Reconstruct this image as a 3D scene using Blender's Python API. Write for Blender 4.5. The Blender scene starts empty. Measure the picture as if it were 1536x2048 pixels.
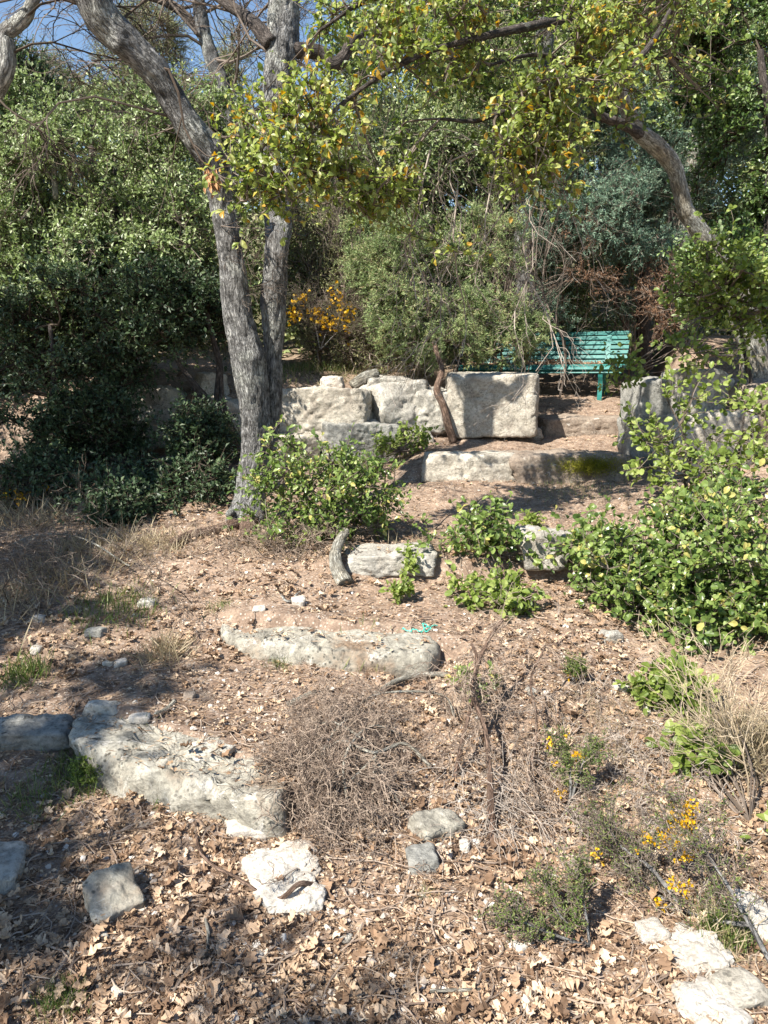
import bpy, math
import numpy as np
from mathutils import Vector

# ------------------------------------------------------------------ camera, world, sun
sc = bpy.context.scene
COL = sc.collection
PITCH = math.radians(11.5); EYE = 1.6; FPX = 1540.0
cam_d = bpy.data.cameras.new('camera'); cam = bpy.data.objects.new('camera', cam_d); COL.objects.link(cam)
cam.location = (0, 0, EYE); cam.rotation_euler = (math.pi/2 - PITCH, 0, 0)
cam_d.sensor_fit = 'VERTICAL'; cam_d.sensor_height = 36.0; cam_d.lens = 36.0*FPX/2048.0
cam_d.clip_start = 0.05; cam_d.clip_end = 2000
sc.camera = cam

TOSUN = np.array([-0.56, -0.52, 0.86]); TOSUN /= np.linalg.norm(TOSUN)
SUN_EL = math.asin(TOSUN[2]); SUN_ROT = math.atan2(TOSUN[0], TOSUN[1])
w = bpy.data.worlds.new('World'); sc.world = w; w.use_nodes = True
nt = w.node_tree; bg = nt.nodes['Background']
sky = nt.nodes.new('ShaderNodeTexSky'); sky.sky_type = 'NISHITA'; sky.sun_disc = False
sky.sun_elevation = SUN_EL; sky.sun_rotation = SUN_ROT; sky.altitude = 300; sky.air_density = 1.2; sky.dust_density = 0.1; sky.ozone_density = 3.0
nt.links.new(sky.outputs[0], bg.inputs[0]); bg.inputs[1].default_value = 0.075
sd = bpy.data.lights.new('sun', 'SUN'); sd.energy = 5.0; sd.angle = math.radians(0.5); sd.color = (1.0, 0.94, 0.84)
sun = bpy.data.objects.new('sun', sd); COL.objects.link(sun)
sun.rotation_euler = Vector(TOSUN.tolist()).to_track_quat('Z', 'Y').to_euler()
sc.view_settings.view_transform = 'Standard'; sc.view_settings.look = 'None'
sc.view_settings.exposure = 1.3; sc.view_settings.gamma = 1.0
sc.render.engine = 'CYCLES'
cy = sc.cycles
cy.max_bounces = 6; cy.diffuse_bounces = 4; cy.glossy_bounces = 2; cy.transmission_bounces = 4; cy.transparent_max_bounces = 4
cy.use_denoising = True
cy.caustics_reflective = False; cy.caustics_refractive = False

# ------------------------------------------------------------------ numpy helpers
RNG = np.random.default_rng(7)

def hash3(ix, iy, iz, seed):
    h = (ix*374761393 + iy*668265263 + iz*2147483647 + seed*1274126177) & 0xFFFFFFFF
    h = ((h ^ (h >> 13))*1274126177) & 0xFFFFFFFF
    h = (h ^ (h >> 16))
    h = (h*2246822519) & 0xFFFFFFFF
    h = h ^ (h >> 15)
    return (h & 0xFFFFFF)/float(0xFFFFFF)

def vnoise(p, seed=0):
    p = np.asarray(p, float); i = np.floor(p).astype(np.int64); f = p - i
    f = f*f*f*(f*(f*6-15)+10)
    ix, iy, iz = i[..., 0], i[..., 1], i[..., 2]
    def g(a, b, c): return hash3(ix+a, iy+b, iz+c, seed)
    fx, fy, fz = f[..., 0], f[..., 1], f[..., 2]
    x00 = g(0,0,0)*(1-fx)+g(1,0,0)*fx; x10 = g(0,1,0)*(1-fx)+g(1,1,0)*fx
    x01 = g(0,0,1)*(1-fx)+g(1,0,1)*fx; x11 = g(0,1,1)*(1-fx)+g(1,1,1)*fx
    return ((x00*(1-fy)+x10*fy)*(1-fz) + (x01*(1-fy)+x11*fy)*fz)*2-1

def fbm(p, octv=4, seed=0, gain=0.5, lac=2.03):
    p = np.asarray(p, float); s = 0; a = 1
    for k in range(octv):
        s = s + a*vnoise(p, seed+k*17); p = p*lac + 13.7; a *= gain
    return s

def smooth(a, b, x):
    t = np.clip((x-a)/(b-a), 0, 1); return t*t*(3-2*t)

def unit(a):
    return a/np.maximum(np.linalg.norm(a, axis=-1, keepdims=True), 1e-9)

def rays(u, v):
    x = (np.asarray(u, float)-768)/FPX; zc = (1024-np.asarray(v, float))/FPX
    c, s = math.cos(PITCH), math.sin(PITCH)
    return np.stack([x+0*zc, c+zc*s+0*x, -s+zc*c+0*x], -1)

def at(u, v, Y):
    d = rays(u, v); return np.array([0, 0, EYE]) + d*(Y/d[1])

# ------------------------------------------------------------------ ground shape
SY = [-60, -3, 1.6, 2.6, 3.5, 4.5, 6.6, 8.05, 8.7, 9.5, 11, 14, 20, 30, 60, 120, 500]
SZ = [-3, -0.1, 0, 0.11, 0.27, 0.42, 0.66, 0.88, 1.08, 1.15, 1.38, 2.1, 3.6, 6.3, 12, 20, 45]
# the risers held by the step stones: (x0, y0, x1, y1, rise)
RISERS = [(-1.12, 2.86, -0.33, 2.42, .15), (-0.75, 3.62, 0.24, 3.42, .13), (-0.22, 4.25, 1.15, 4.33, .10), (0.35, 6.40, 2.0, 6.36, .15), (1.5, 8.0, 2.6, 8.05, .12)]
def H(x, y):
    x = np.asarray(x, float); y = np.asarray(y, float)
    z = np.interp(y, SY, SZ)
    z = z - 0.05*np.clip(-x-0.9, 0, 6)*smooth(0.5, 3, y)*(1-smooth(6.5, 7.5, y))
    z = z + 0.10*np.clip(x-1.3, 0, 3)*smooth(1.0, 3, y)*(1-smooth(6, 7, y))
    for (x0, y0, x1, y1, A) in RISERS:
        dx, dy = x1-x0, y1-y0; L = math.hypot(dx, dy); tx, ty = dx/L, dy/L
        t = (x-x0)*tx+(y-y0)*ty; s = -(x-x0)*ty+(y-y0)*tx
        m = smooth(-0.25, 0.05, t)*(1-smooth(L-0.05, L+0.25, t))
        z = z + m*A*0.5*np.where(s > 0, np.exp(-np.abs(s)/0.55), -np.exp(-np.abs(s)/0.55))*smooth(0, 0.03, np.abs(s))
    z = z - 0.16*smooth(4.6, 6.6, y)*(1-smooth(7.35, 7.6, y))*(1-smooth(-.2, .5, x))
    # terrace held by the boulder wall, left of the steps and right of them
    tl = smooth(7.45, 7.75, y)*(1-smooth(0.45, 0.75, x))*(1-smooth(10, 14, y))
    z = z + tl*(0.42 - 0.16*np.clip((y-7.7)/2.5, 0, 1))
    tr = smooth(6.3, 6.7, y)*smooth(0, .35, x-2.35-.33*np.clip(y-6.8, 0, 9))*(1-smooth(10, 14, y))
    z = z + tr*0.55
    return z

def Hn(x, y):
    x = np.asarray(x, float); y = np.asarray(y, float)
    p = np.stack([x, y, 0*x], -1)
    return H(x, y) + 0.03*fbm(p*1.3, 3, 5) + 0.012*fbm(p*7, 3, 9)*np.clip(1.5-y/30, 0, 1)

def gp(u, v):
    d = rays(u, v); t = np.linspace(1.2, 40, 6000)
    P = np.array([0, 0, EYE]) + t[:, None]*d
    b = np.nonzero(P[:, 2] < H(P[:, 0], P[:, 1]))[0]
    k = b[0] if len(b) else len(t)-1
    q = P[k].copy(); q[2] = float(Hn(q[0], q[1])); return q

# ------------------------------------------------------------------ mesh helpers
def mesh(name, V, F, mat=None, parent=None, rnd=None, bk=None, smooth_=False, loc=None):
    V = np.asarray(V, np.float32)
    me = bpy.data.meshes.new(name)
    Fs = [np.asarray(f, np.int32) for f in (F if isinstance(F, (list, tuple)) else [F]) if len(f)]
    me.vertices.add(len(V))
    V2 = V if loc is None else V - np.asarray(loc, np.float32)
    me.vertices.foreach_set('co', V2.ravel())
    nl = sum(f.size for f in Fs); nf = sum(len(f) for f in Fs)
    me.loops.add(nl); me.polygons.add(nf)
    me.loops.foreach_set('vertex_index', np.concatenate([f.ravel() for f in Fs]))
    tot = np.concatenate([np.full(len(f), f.shape[1], np.int32) for f in Fs])
    st = np.concatenate([[0], np.cumsum(tot)[:-1]]).astype(np.int32)
    me.polygons.foreach_set('loop_start', st)
    me.polygons.foreach_set('use_smooth', np.full(nf, smooth_, bool))
    me.update(calc_edges=True)
    if rnd is not None:
        a = me.attributes.new('rnd', 'FLOAT', 'POINT'); a.data.foreach_set('value', np.asarray(rnd, np.float32))
    if bk is not None:
        a = me.attributes.new('bk', 'FLOAT_VECTOR', 'POINT'); a.data.foreach_set('vector', np.asarray(bk, np.float32).ravel())
    if mat: me.materials.append(mat)
    o = bpy.data.objects.new(name, me); COL.objects.link(o)
    if loc is not None: o.location = [float(c) for c in loc]
    if parent is not None:
        o.parent = parent
        if loc is None: o.matrix_parent_inverse = parent.matrix_basis.inverted()
        else: o.location = [float(a-b) for a, b in zip(loc, parent.location)]
    return o

def tag(o, label=None, cat=None, group=None, kind=None):
    if label: o['label'] = label
    if cat: o['category'] = cat
    if group: o['group'] = group
    if kind: o['kind'] = kind
    return o

def thing(name, label, cat, loc, group=None):
    o = bpy.data.objects.new(name, None); COL.objects.link(o); o.location = [float(c) for c in loc]
    o.empty_display_size = 0.1
    return tag(o, label, cat, group)

def cat_parts(parts):
    Vs, Fd, Rs, off = [], {}, [], 0
    for (V, F, r) in parts:
        Vs.append(V); Rs.append(r)
        for f in F:
            if len(f): Fd.setdefault(f.shape[1], []).append(f+off)
        off += len(V)
    return np.concatenate(Vs), [np.concatenate(f) for f in Fd.values()], np.concatenate(Rs)

def tubes(P, R, sides=3, rnd=None):
    """P (N,K,3) polylines, R (N,K) radii -> one mesh of N tapering tubes"""
    P = np.asarray(P, float); R = np.asarray(R, float); N, K, _ = P.shape
    T = unit(np.gradient(P, axis=1))
    ref = np.where(np.abs(T[:, :1, 2:3]) > 0.9, np.array([1., 0, 0]), np.array([0, 0, 1.]))
    A = unit(np.cross(T, np.broadcast_to(ref, T.shape))); B = np.cross(T, A)
    th = np.arange(sides)*2*math.pi/sides
    V = P[:, :, None]+R[:, :, None, None]*(A[:, :, None]*np.cos(th)[None, None, :, None]+B[:, :, None]*np.sin(th)[None, None, :, None])
    idx = np.arange(N*K*sides).reshape(N, K, sides)
    a = idx[:, :-1]; b = idx[:, 1:]
    F = np.stack([a, np.roll(a, -1, 2), np.roll(b, -1, 2), b], -1).reshape(-1, 4)
    r = np.repeat(RNG.random(N) if rnd is None else rnd, K*sides)
    return V.reshape(-1, 3), [F], r

def catmull(P, n):
    P = np.asarray(P, float); P = np.vstack([2*P[0]-P[1], P, 2*P[-1]-P[-2]])
    m = len(P)-3; t = np.linspace(0, m-1e-6, n); i = t.astype(int); f = (t-i)[:, None]
    a, b, c, d = P[i], P[i+1], P[i+2], P[i+3]
    return 0.5*((2*b)+(-a+c)*f+(2*a-5*b+4*c-d)*f*f+(-a+3*b-3*c+d)*f**3)

def trunk(name, pts, rad, mat, parent, sides=40, step=0.02, rough=0.10, seed=1, knots=()):
    """one continuous barked stem along pts"""
    pts = np.asarray(pts, float); L = np.linalg.norm(np.diff(pts, axis=0), axis=1).sum()
    n = max(8, int(L/step))
    q = catmull(np.hstack([pts, np.asarray(rad, float)[:, None]]), n)
    C, r = q[:, :3], np.maximum(q[:, 3], 0.002)
    wob = fbm(np.stack([np.linspace(0, L*2.2, n), np.zeros(n)+seed, np.zeros(n)], -1), 3, seed)
    T = unit(np.gradient(C, axis=0))
    A = np.zeros_like(C); a = np.cross(T[0], [0, 1, 0.1]); a /= np.linalg.norm(a)
    for k in range(n):
        a = a - T[k]*np.dot(a, T[k]); a /= np.linalg.norm(a); A[k] = a
    B = np.cross(T, A)
    s = np.concatenate([[0], np.cumsum(np.linalg.norm(np.diff(C, axis=0), axis=1))])
    th = np.arange(sides)*2*math.pi/sides
    ct, st_ = np.cos(th)[None], np.sin(th)[None]
    rr = r[:, None]
    bkx = ct+0*rr; bky = st_+0*rr; bkz = s[:, None]+0*ct
    pn = np.stack([bkx*rr*1.0, bky*rr*1.0, bkz], -1)
    lump = fbm(pn*np.array([5, 5, 2.5]), 3, seed+3)
    rid = 1-np.abs(fbm(pn*np.array([42, 42, 9]), 3, seed+7))
    fine = fbm(pn*np.array([90, 90, 40]), 2, seed+9)
    d = rr*(1+0.10*wob[:, None]+0.13*lump) + np.minimum(rr*rough*1.6, 0.019)*(rid-0.6) + np.minimum(rr*0.03, 0.003)*fine
    for (sk, tk, hk, wk) in knots:
        dd = np.sqrt((s[:, None]-sk)**2 + (rr*np.angle(np.exp(1j*(th[None]-tk))))**2)
        d = d + hk*np.exp(-(dd/wk)**2)
    V = C[:, None]+d[..., None]*(A[:, None]*ct[..., None]+B[:, None]*st_[..., None])
    idx = np.arange(n*sides).reshape(n, sides); a = idx[:-1]; b = idx[1:]
    F = np.stack([a, np.roll(a, -1, 1), np.roll(b, -1, 1), b], -1).reshape(-1, 4)
    V = V.reshape(-1, 3); V = np.vstack([V, C[:1], C[-1:]])
    c0, c1 = len(V)-2, len(V)-1
    cap = np.concatenate([np.stack([np.roll(idx[0], -1), idx[0], np.full(sides, c0)], -1), np.stack([idx[-1], np.roll(idx[-1], -1), np.full(sides, c1)], -1)])
    bk = np.stack([bkx*rr, bky*rr, bkz], -1).reshape(-1, 3); bk = np.vstack([bk, [0, 0, 0], [0, 0, s[-1]]])
    return mesh(name, V, [F, cap], mat, parent, bk=bk, smooth_=True)

# leaf templates: (verts (side, along, up), faces)
def T_diamond(w=.5, fold=.12):
    return np.array([[0, 0, 0], [-w/2, .5, fold], [0, 1, -.05], [w/2, .5, fold]]), [np.array([[0, 1, 2], [0, 2, 3]])]
def T_oval(w=.6, fold=.10, droop=.15):
    V = np.array([[0, 0, 0], [-w*.36, .30, fold*.7], [-w*.5, .62, fold], [-w*.28, .92, fold*.4-droop*.8], [0, 1.02, -droop],
                  [w*.28, .92, fold*.4-droop*.8], [w*.5, .62, fold], [w*.36, .30, fold*.7], [0, .5, 0]])
    F = [np.array([[0, 1, 2, 8], [8, 2, 3, 4], [0, 8, 6, 7], [8, 4, 5, 6]])]
    return V, F
def T_needle(w=.09):
    return np.array([[-w/2, 0, 0], [w/2, 0, 0], [0, 1, 0], [0, .5, w*.7]]), [np.array([[0, 3, 2], [3, 1, 2]])]
def T_lobed(seed, curl, cup, w=.30, n=13):
    r = np.random.default_rng(seed); t = np.linspace(0, 1, n)
    env = np.sin(np.pi*np.clip(t, 0, 1)**0.75)*w*.92+.012
    lob = np.array([.75, .95, 1.15, .72])[np.arange(n) % 4]
    wl = env*lob*(1+.2*r.standard_normal(n)); wr = env*np.roll(lob, 0)*(1+.2*r.standard_normal(n))
    side = .10*np.sin(t*3+r.random()*6)
    zc = curl*(t-.45)**2*2.2 + .04*r.standard_normal(n)
    cl = cup*(wl/w)+.05*r.standard_normal(n); cr = cup*(wr/w)*(.5+r.random())+.05*r.standard_normal(n)
    ti = t+np.where(np.arange(n) % 4 == 2, .05, 0)
    V = np.concatenate([np.stack([side-wl, ti+.04, zc+cl], -1), np.stack([side, t, zc], -1), np.stack([side+wr, ti, zc+cr], -1)])
    a = np.arange(n-1)
    F = np.concatenate([np.stack([a, a+n, a+n+1, a+1], -1), np.stack([a+n, a+2*n, a+2*n+1, a+n+1], -1)])
    return V, [F]

def leaves(pos, d, nrm, size, tmpl, rnd=None):
    TV, TF = tmpl
    d = unit(d); nrm = unit(nrm - d*np.sum(nrm*d, -1, keepdims=True)); s = np.cross(d, nrm)
    size = np.broadcast_to(size, (len(pos),))
    V = pos[:, None]+size[:, None, None]*(TV[None, :, 0:1]*s[:, None]+TV[None, :, 1:2]*d[:, None]+TV[None, :, 2:3]*nrm[:, None])
    off = (np.arange(len(pos))*len(TV))[:, None, None]
    F = [(f[None]+off).reshape(-1, f.shape[1]) for f in TF]
    r = RNG.random(len(pos)) if rnd is None else rnd
    return V.reshape(-1, 3), F, np.repeat(r, len(TV))

def rand_dirs(n, rng=None):
    rng = rng or RNG
    return unit(rng.standard_normal((n, 3)))

# ------------------------------------------------------------------ materials
def nmat(name):
    m = bpy.data.materials.new(name); m.use_nodes = True; t = m.node_tree
    return m, t, t.nodes['Principled BSDF'], t.nodes['Material Output']
def N(t, kind, **kw):
    n = t.nodes.new('ShaderNode'+kind)
    for k, v in kw.items():
        if k in n.inputs: n.inputs[k].default_value = v
        else: setattr(n, k, v)
    return n
def ramp(t, src, stops, interp='LINEAR'):
    r = t.nodes.new('ShaderNodeValToRGB'); e = r.color_ramp.elements; r.color_ramp.interpolation = interp
    while len(e) < len(stops): e.new(0.5)
    for k, (p, c) in enumerate(stops):
        e[k].position = p; e[k].color = (*c, 1) if len(c) == 3 else c
    t.links.new(src, r.inputs[0]); return r.outputs[0]
def mix(t, fac, a, b, mode='MIX'):
    m = t.nodes.new('ShaderNodeMix'); m.data_type = 'RGBA'; m.blend_type = mode
    if isinstance(fac, (int, float)): m.inputs[0].default_value = fac
    else: t.links.new(fac, m.inputs[0])
    for s, k in ((a, 6), (b, 7)):
        if isinstance(s, (tuple, list)): m.inputs[k].default_value = (*s, 1)
        else: t.links.new(s, m.inputs[k])
    return m.outputs[2]
def noise(t, vec, scale, detail=5, rough=.55, dist=0):
    n = N(t, 'TexNoise'); n.inputs['Scale'].default_value = scale; n.inputs['Detail'].default_value = detail
    n.inputs['Roughness'].default_value = rough; n.inputs['Distortion'].default_value = dist
    if vec is not None: t.links.new(vec, n.inputs['Vector'])
    return n.outputs['Fac']
def bump(t, bsdf, h, strength=.5, dist=.01):
    b = N(t, 'Bump'); b.inputs['Strength'].default_value = strength; b.inputs['Distance'].default_value = dist
    t.links.new(h, b.inputs['Height']); t.links.new(b.outputs[0], bsdf.inputs['Normal']); return b

def leaf_mat(name, stops, rough=.5, trans=.35, tcol=1.3, spec=.4):
    m, t, b, out = nmat(name)
    a = N(t, 'Attribute'); a.attribute_name = 'rnd'
    c = ramp(t, a.outputs['Fac'], stops)
    geo = N(t, 'NewGeometry')
    ns = noise(t, geo.outputs['Position'], 1.1, 2)
    c = mix(t, ramp(t, ns, [(.3, (.0,)*3), (.7, (.45,)*3)]), c, mix(t, .5, c, (.5, .5, .25), 'MULTIPLY'))
    t.links.new(c, b.inputs['Base Color']); b.inputs['Roughness'].default_value = rough
    b.inputs['Specular IOR Level'].default_value = spec
    tr = N(t, 'BsdfTranslucent')
    hs = N(t, 'HueSaturation'); hs.inputs['Value'].default_value = tcol; hs.inputs['Saturation'].default_value = 1.15
    t.links.new(c, hs.inputs['Color']); t.links.new(hs.outputs[0], tr.inputs[0])
    ms = N(t, 'MixShader'); ms.inputs[0].default_value = trans
    t.links.new(b.outputs[0], ms.inputs[1]); t.links.new(tr.outputs[0], ms.inputs[2]); t.links.new(ms.outputs[0], out.inputs[0])
    return m

def twig_mat(name, c1, c2, rough=.85):
    m, t, b, out = nmat(name)
    a = N(t, 'Attribute'); a.attribute_name = 'rnd'
    geo = N(t, 'NewGeometry')
    c = ramp(t, a.outputs['Fac'], [(0, c1), (1, c2)])
    n = noise(t, geo.outputs['Position'], 60, 3)
    c = mix(t, n, c, mix(t, 1.0, c, (.55, .5, .45), 'MULTIPLY'))
    t.links.new(c, b.inputs['Base Color']); b.inputs['Roughness'].default_value = rough
    b.inputs['Specular IOR Level'].default_value = .15
    return m

def bark_mat(name, dark, mid, pale, lichen=.5, scale=1.0):
    m, t, b, out = nmat(name)
    a = N(t, 'Attribute'); a.attribute_name = 'bk'; v = a.outputs['Vector']
    mp = N(t, 'Mapping'); mp.inputs['Scale'].default_value = (64*scale, 64*scale, 13*scale); t.links.new(v, mp.inputs[0])
    dn = N(t, 'TexNoise'); dn.inputs['Scale'].default_value = 1.4; dn.inputs['Detail'].default_value = 3; t.links.new(mp.outputs[0], dn.inputs['Vector'])
    va = N(t, 'VectorMath', operation='MULTIPLY_ADD'); t.links.new(dn.outputs['Color'], va.inputs[0]); va.inputs[1].default_value = (2.2, 2.2, 2.2); t.links.new(mp.outputs[0], va.inputs[2])
    vo = N(t, 'TexVoronoi', feature='DISTANCE_TO_EDGE'); vo.inputs['Scale'].default_value = 1.0; t.links.new(va.outputs[0], vo.inputs['Vector'])
    sn = N(t, 'TexNoise'); sn.inputs['Scale'].default_value = 1.0; sn.inputs['Detail'].default_value = 6; sn.inputs['Roughness'].default_value = .65; t.links.new(mp.outputs[0], sn.inputs['Vector'])
    crack = mix(t, .35, ramp(t, vo.outputs['Distance'], [(0, (.15,)*3), (.22, (1,)*3)]), ramp(t, sn.outputs['Fac'], [(.40, (0,)*3), (.60, (1,)*3)]))
    n2 = noise(t, v, 14, 6, .7); n3 = noise(t, v, 3.2, 4, .6); n4 = noise(t, v, 60, 4, .7)
    base = ramp(t, n2, [(.34, mid), (.62, pale)])
    lic = ramp(t, n3, [(.62-lichen*.3, (0,)*3), (.70-lichen*.25, (1,)*3)])
    licc = ramp(t, n4, [(.35, (.30, .31, .27)), (.6, (.62, .63, .58))])
    base = mix(t, mix(t, .75, (0, 0, 0), lic), base, licc)
    c = mix(t, crack, dark, base)
    t.links.new(c, b.inputs['Base Color']); b.inputs['Roughness'].default_value = .9; b.inputs['Specular IOR Level'].default_value = .2
    add = N(t, 'Math', operation='MULTIPLY_ADD'); t.links.new(n4, add.inputs[0]); add.inputs[1].default_value = .45; t.links.new(crack, add.inputs[2])
    bump(t, b, add.outputs[0], .9, .012)
    return m

def rock_mat(name, stops, stain=(.30, .20, .12), stain_amt=.5, white=.4, dark=.5, warm=None):
    m, t, b, out = nmat(name)
    geo = N(t, 'NewGeometry'); v = geo.outputs['Position']
    n1 = noise(t, v, 7, 9, .70, .4); n2 = noise(t, v, 3.0, 6, .65); n3 = noise(t, v, 48, 8, .78); n4 = noise(t, v, 13, 8, .72, .8)
    c = ramp(t, n1, stops)
    c = mix(t, ramp(t, n2, [(.56, (0,)*3), (.70, (stain_amt,)*3)]), c, stain)
    wm = ramp(t, n4, [(.62-white*.12, (0,)*3), (.68-white*.10, (.8,)*3)])
    c = mix(t, wm, c, (.66, .63, .57))
    vo = N(t, 'TexVoronoi', feature='F1'); vo.inputs['Scale'].default_value = 55; vo.inputs['Randomness'].default_value = 1; t.links.new(v, vo.inputs['Vector'])
    sp = ramp(t, vo.outputs['Distance'], [(.22, (1,)*3), (.42, (0,)*3)])
    gate = ramp(t, noise(t, v, 6.5, 4, .6), [(.5, (0,)*3), (.62, (dark,)*3)])
    c = mix(t, mix(t, 1.0, sp, gate, 'MULTIPLY'), c, (.07, .07, .06))
    fine = ramp(t, n3, [(.36, (.42,)*3), (.50, (.9,)*3), (.65, (1.15,)*3)])
    c = mix(t, .85, c, fine, 'MULTIPLY')
    t.links.new(c, b.inputs['Base Color']); b.inputs['Roughness'].default_value = .92; b.inputs['Specular IOR Level'].default_value = .2
    ad = N(t, 'Math', operation='MULTIPLY_ADD'); t.links.new(n3, ad.inputs[0]); ad.inputs[1].default_value = .35; t.links.new(n1, ad.inputs[2])
    bump(t, b, ad.outputs[0], 1.0, .028)
    return m

M = {}
M['bark_grey'] = bark_mat('bark_grey', (.014, .013, .013), (.11, .106, .10), (.38, .375, .365), .4)
M['bark_lichen'] = bark_mat('bark_lichen', (.025, .025, .026), (.20, .19, .18), (.48, .46, .44), .85)
M['bark_dark'] = bark_mat('bark_dark', (.02, .018, .016), (.075, .06, .052), (.17, .145, .13), .1)
M['bark_tan'] = bark_mat('bark_tan', (.05, .042, .033), (.24, .21, .16), (.52, .49, .41), .6)
M['bark_brown'] = bark_mat('bark_brown', (.04, .025, .018), (.16, .10, .07), (.30, .21, .16), .05)
M['wood_raw'] = twig_mat('wood_raw', (.45, .24, .12), (.6, .38, .2))
M['twig'] = twig_mat('twig', (.09, .07, .055), (.26, .22, .19))
M['twig_dark'] = twig_mat('twig_dark', (.03, .025, .02), (.10, .08, .06))
M['twig_pale'] = twig_mat('twig_pale', (.26, .22, .19), (.48, .43, .38))
M['twig_straw'] = twig_mat('twig_straw', (.36, .29, .19), (.62, .53, .40))
M['twig_brush'] = twig_mat('twig_brush', (.17, .125, .10), (.45, .37, .30))
M['leaf_ilex'] = leaf_mat('leaf_ilex', [(0, (.08, .115, .045)), (.4, (.20, .27, .10)), (.8, (.34, .42, .19)), (1, (.50, .56, .36))], .42, .30)
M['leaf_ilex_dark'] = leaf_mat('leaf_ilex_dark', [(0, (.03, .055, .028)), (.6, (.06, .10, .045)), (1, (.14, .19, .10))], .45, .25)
M['leaf_oak_sun'] = leaf_mat('leaf_oak_sun', [(0, (.10, .14, .035)), (.35, (.21, .27, .065)), (.75, (.34, .40, .12)), (.94, (.50, .50, .19)), (.985, (.54, .44, .08)), (1, (.45, .28, .05))], .38, .42)
M['leaf_oak'] = leaf_mat('leaf_oak', [(0, (.07, .12, .03)), (.5, (.17, .24, .065)), (.85, (.27, .35, .10)), (.97, (.38, .45, .22)), (1, (.46, .42, .14))], .3, .36)
M['leaf_oak_deep'] = leaf_mat('leaf_oak_deep', [(0, (.045, .085, .025)), (.5, (.10, .165, .045)), (.9, (.19, .27, .085)), (1, (.32, .40, .22))], .35, .33)
M['leaf_young'] = leaf_mat('leaf_young', [(0, (.12, .17, .035)), (.6, (.21, .28, .06)), (1, (.36, .42, .13))], .45, .42)
M['juniper'] = leaf_mat('juniper', [(0, (.12, .18, .07)), (.5, (.27, .36, .15)), (.85, (.40, .47, .22)), (1, (.44, .40, .22))], .6, .25)
M['juniper_blue'] = leaf_mat('juniper_blue', [(0, (.08, .14, .11)), (.5, (.18, .29, .21)), (1, (.36, .48, .36))], .55, .25)
M['scrub'] = leaf_mat('scrub', [(0, (.14, .16, .07)), (.5, (.27, .30, .14)), (.85, (.40, .41, .21)), (1, (.52, .47, .28))], .6, .25)
M['rust'] = leaf_mat('rust', [(0, (.12, .06, .035)), (.5, (.26, .14, .085)), (1, (.40, .25, .16))], .7, .2)
M['wood_far'] = leaf_mat('wood_far', [(0, (.07, .10, .04)), (.5, (.17, .22, .085)), (.85, (.30, .35, .15)), (1, (.50, .52, .28))], .6, .25)
M['grass'] = leaf_mat('grass', [(0, (.08, .13, .03)), (.6, (.16, .23, .06)), (1, (.34, .34, .14))], .5, .35)
M['grass_dry'] = leaf_mat('grass_dry', [(0, (.24, .19, .12)), (.6, (.40, .33, .22)), (1, (.56, .48, .34))], .7, .25)
M['flower'] = leaf_mat('flower', [(0, (.45, .25, .01)), (.5, (.66, .38, .01)), (1, (.80, .54, .03))], .5, .35, 1.1)
M['litter'] = leaf_mat('litter', [(0, (.09, .055, .035)), (.28, (.26, .165, .105)), (.6, (.42, .295, .20)), (.88, (.56, .42, .30)), (1, (.64, .52, .40))], .7, .12, 1.0, .25)
M['needles'] = leaf_mat('needles', [(0, (.12, .075, .05)), (.5, (.28, .185, .125)), (1, (.46, .34, .24))], .75, .0, 1, .2)
M['rock'] = rock_mat('rock', [(.3, (.22, .205, .18)), (.5, (.43, .405, .355)), (.72, (.60, .57, .50))], (.26, .20, .14), .45, .35, .45)
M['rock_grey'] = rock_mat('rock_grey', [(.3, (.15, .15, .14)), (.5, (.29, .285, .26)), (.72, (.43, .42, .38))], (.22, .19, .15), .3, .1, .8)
M['rock_step'] = rock_mat('rock_step', [(.3, (.20, .185, .155)), (.5, (.38, .355, .295)), (.72, (.54, .51, .44))], (.22, .14, .085), .8, .45, .8)
M['rock_white'] = rock_mat('rock_white', [(.25, (.42, .37, .31)), (.5, (.60, .55, .48)), (.75, (.72, .68, .61))], (.55, .38, .25), .35, .5, .15)
M['rock_brown'] = rock_mat('rock_brown', [(.25, (.17, .13, .10)), (.5, (.30, .24, .19)), (.75, (.44, .38, .31))], (.12, .09, .06), .6, .2, .6)
M['rock_warm'] = rock_mat('rock_warm', [(.3, (.24, .21, .175)), (.5, (.46, .42, .35)), (.72, (.60, .55, .475))], (.20, .16, .13), .6, .25, .6)
M['moss'] = leaf_mat('moss', [(0, (.12, .13, .01)), (.6, (.26, .26, .02)), (1, (.38, .35, .05))], .8, .2)
M['moss_dark'] = leaf_mat('moss_dark', [(0, (.05, .07, .015)), (1, (.12, .15, .03))], .8, .2)

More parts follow.
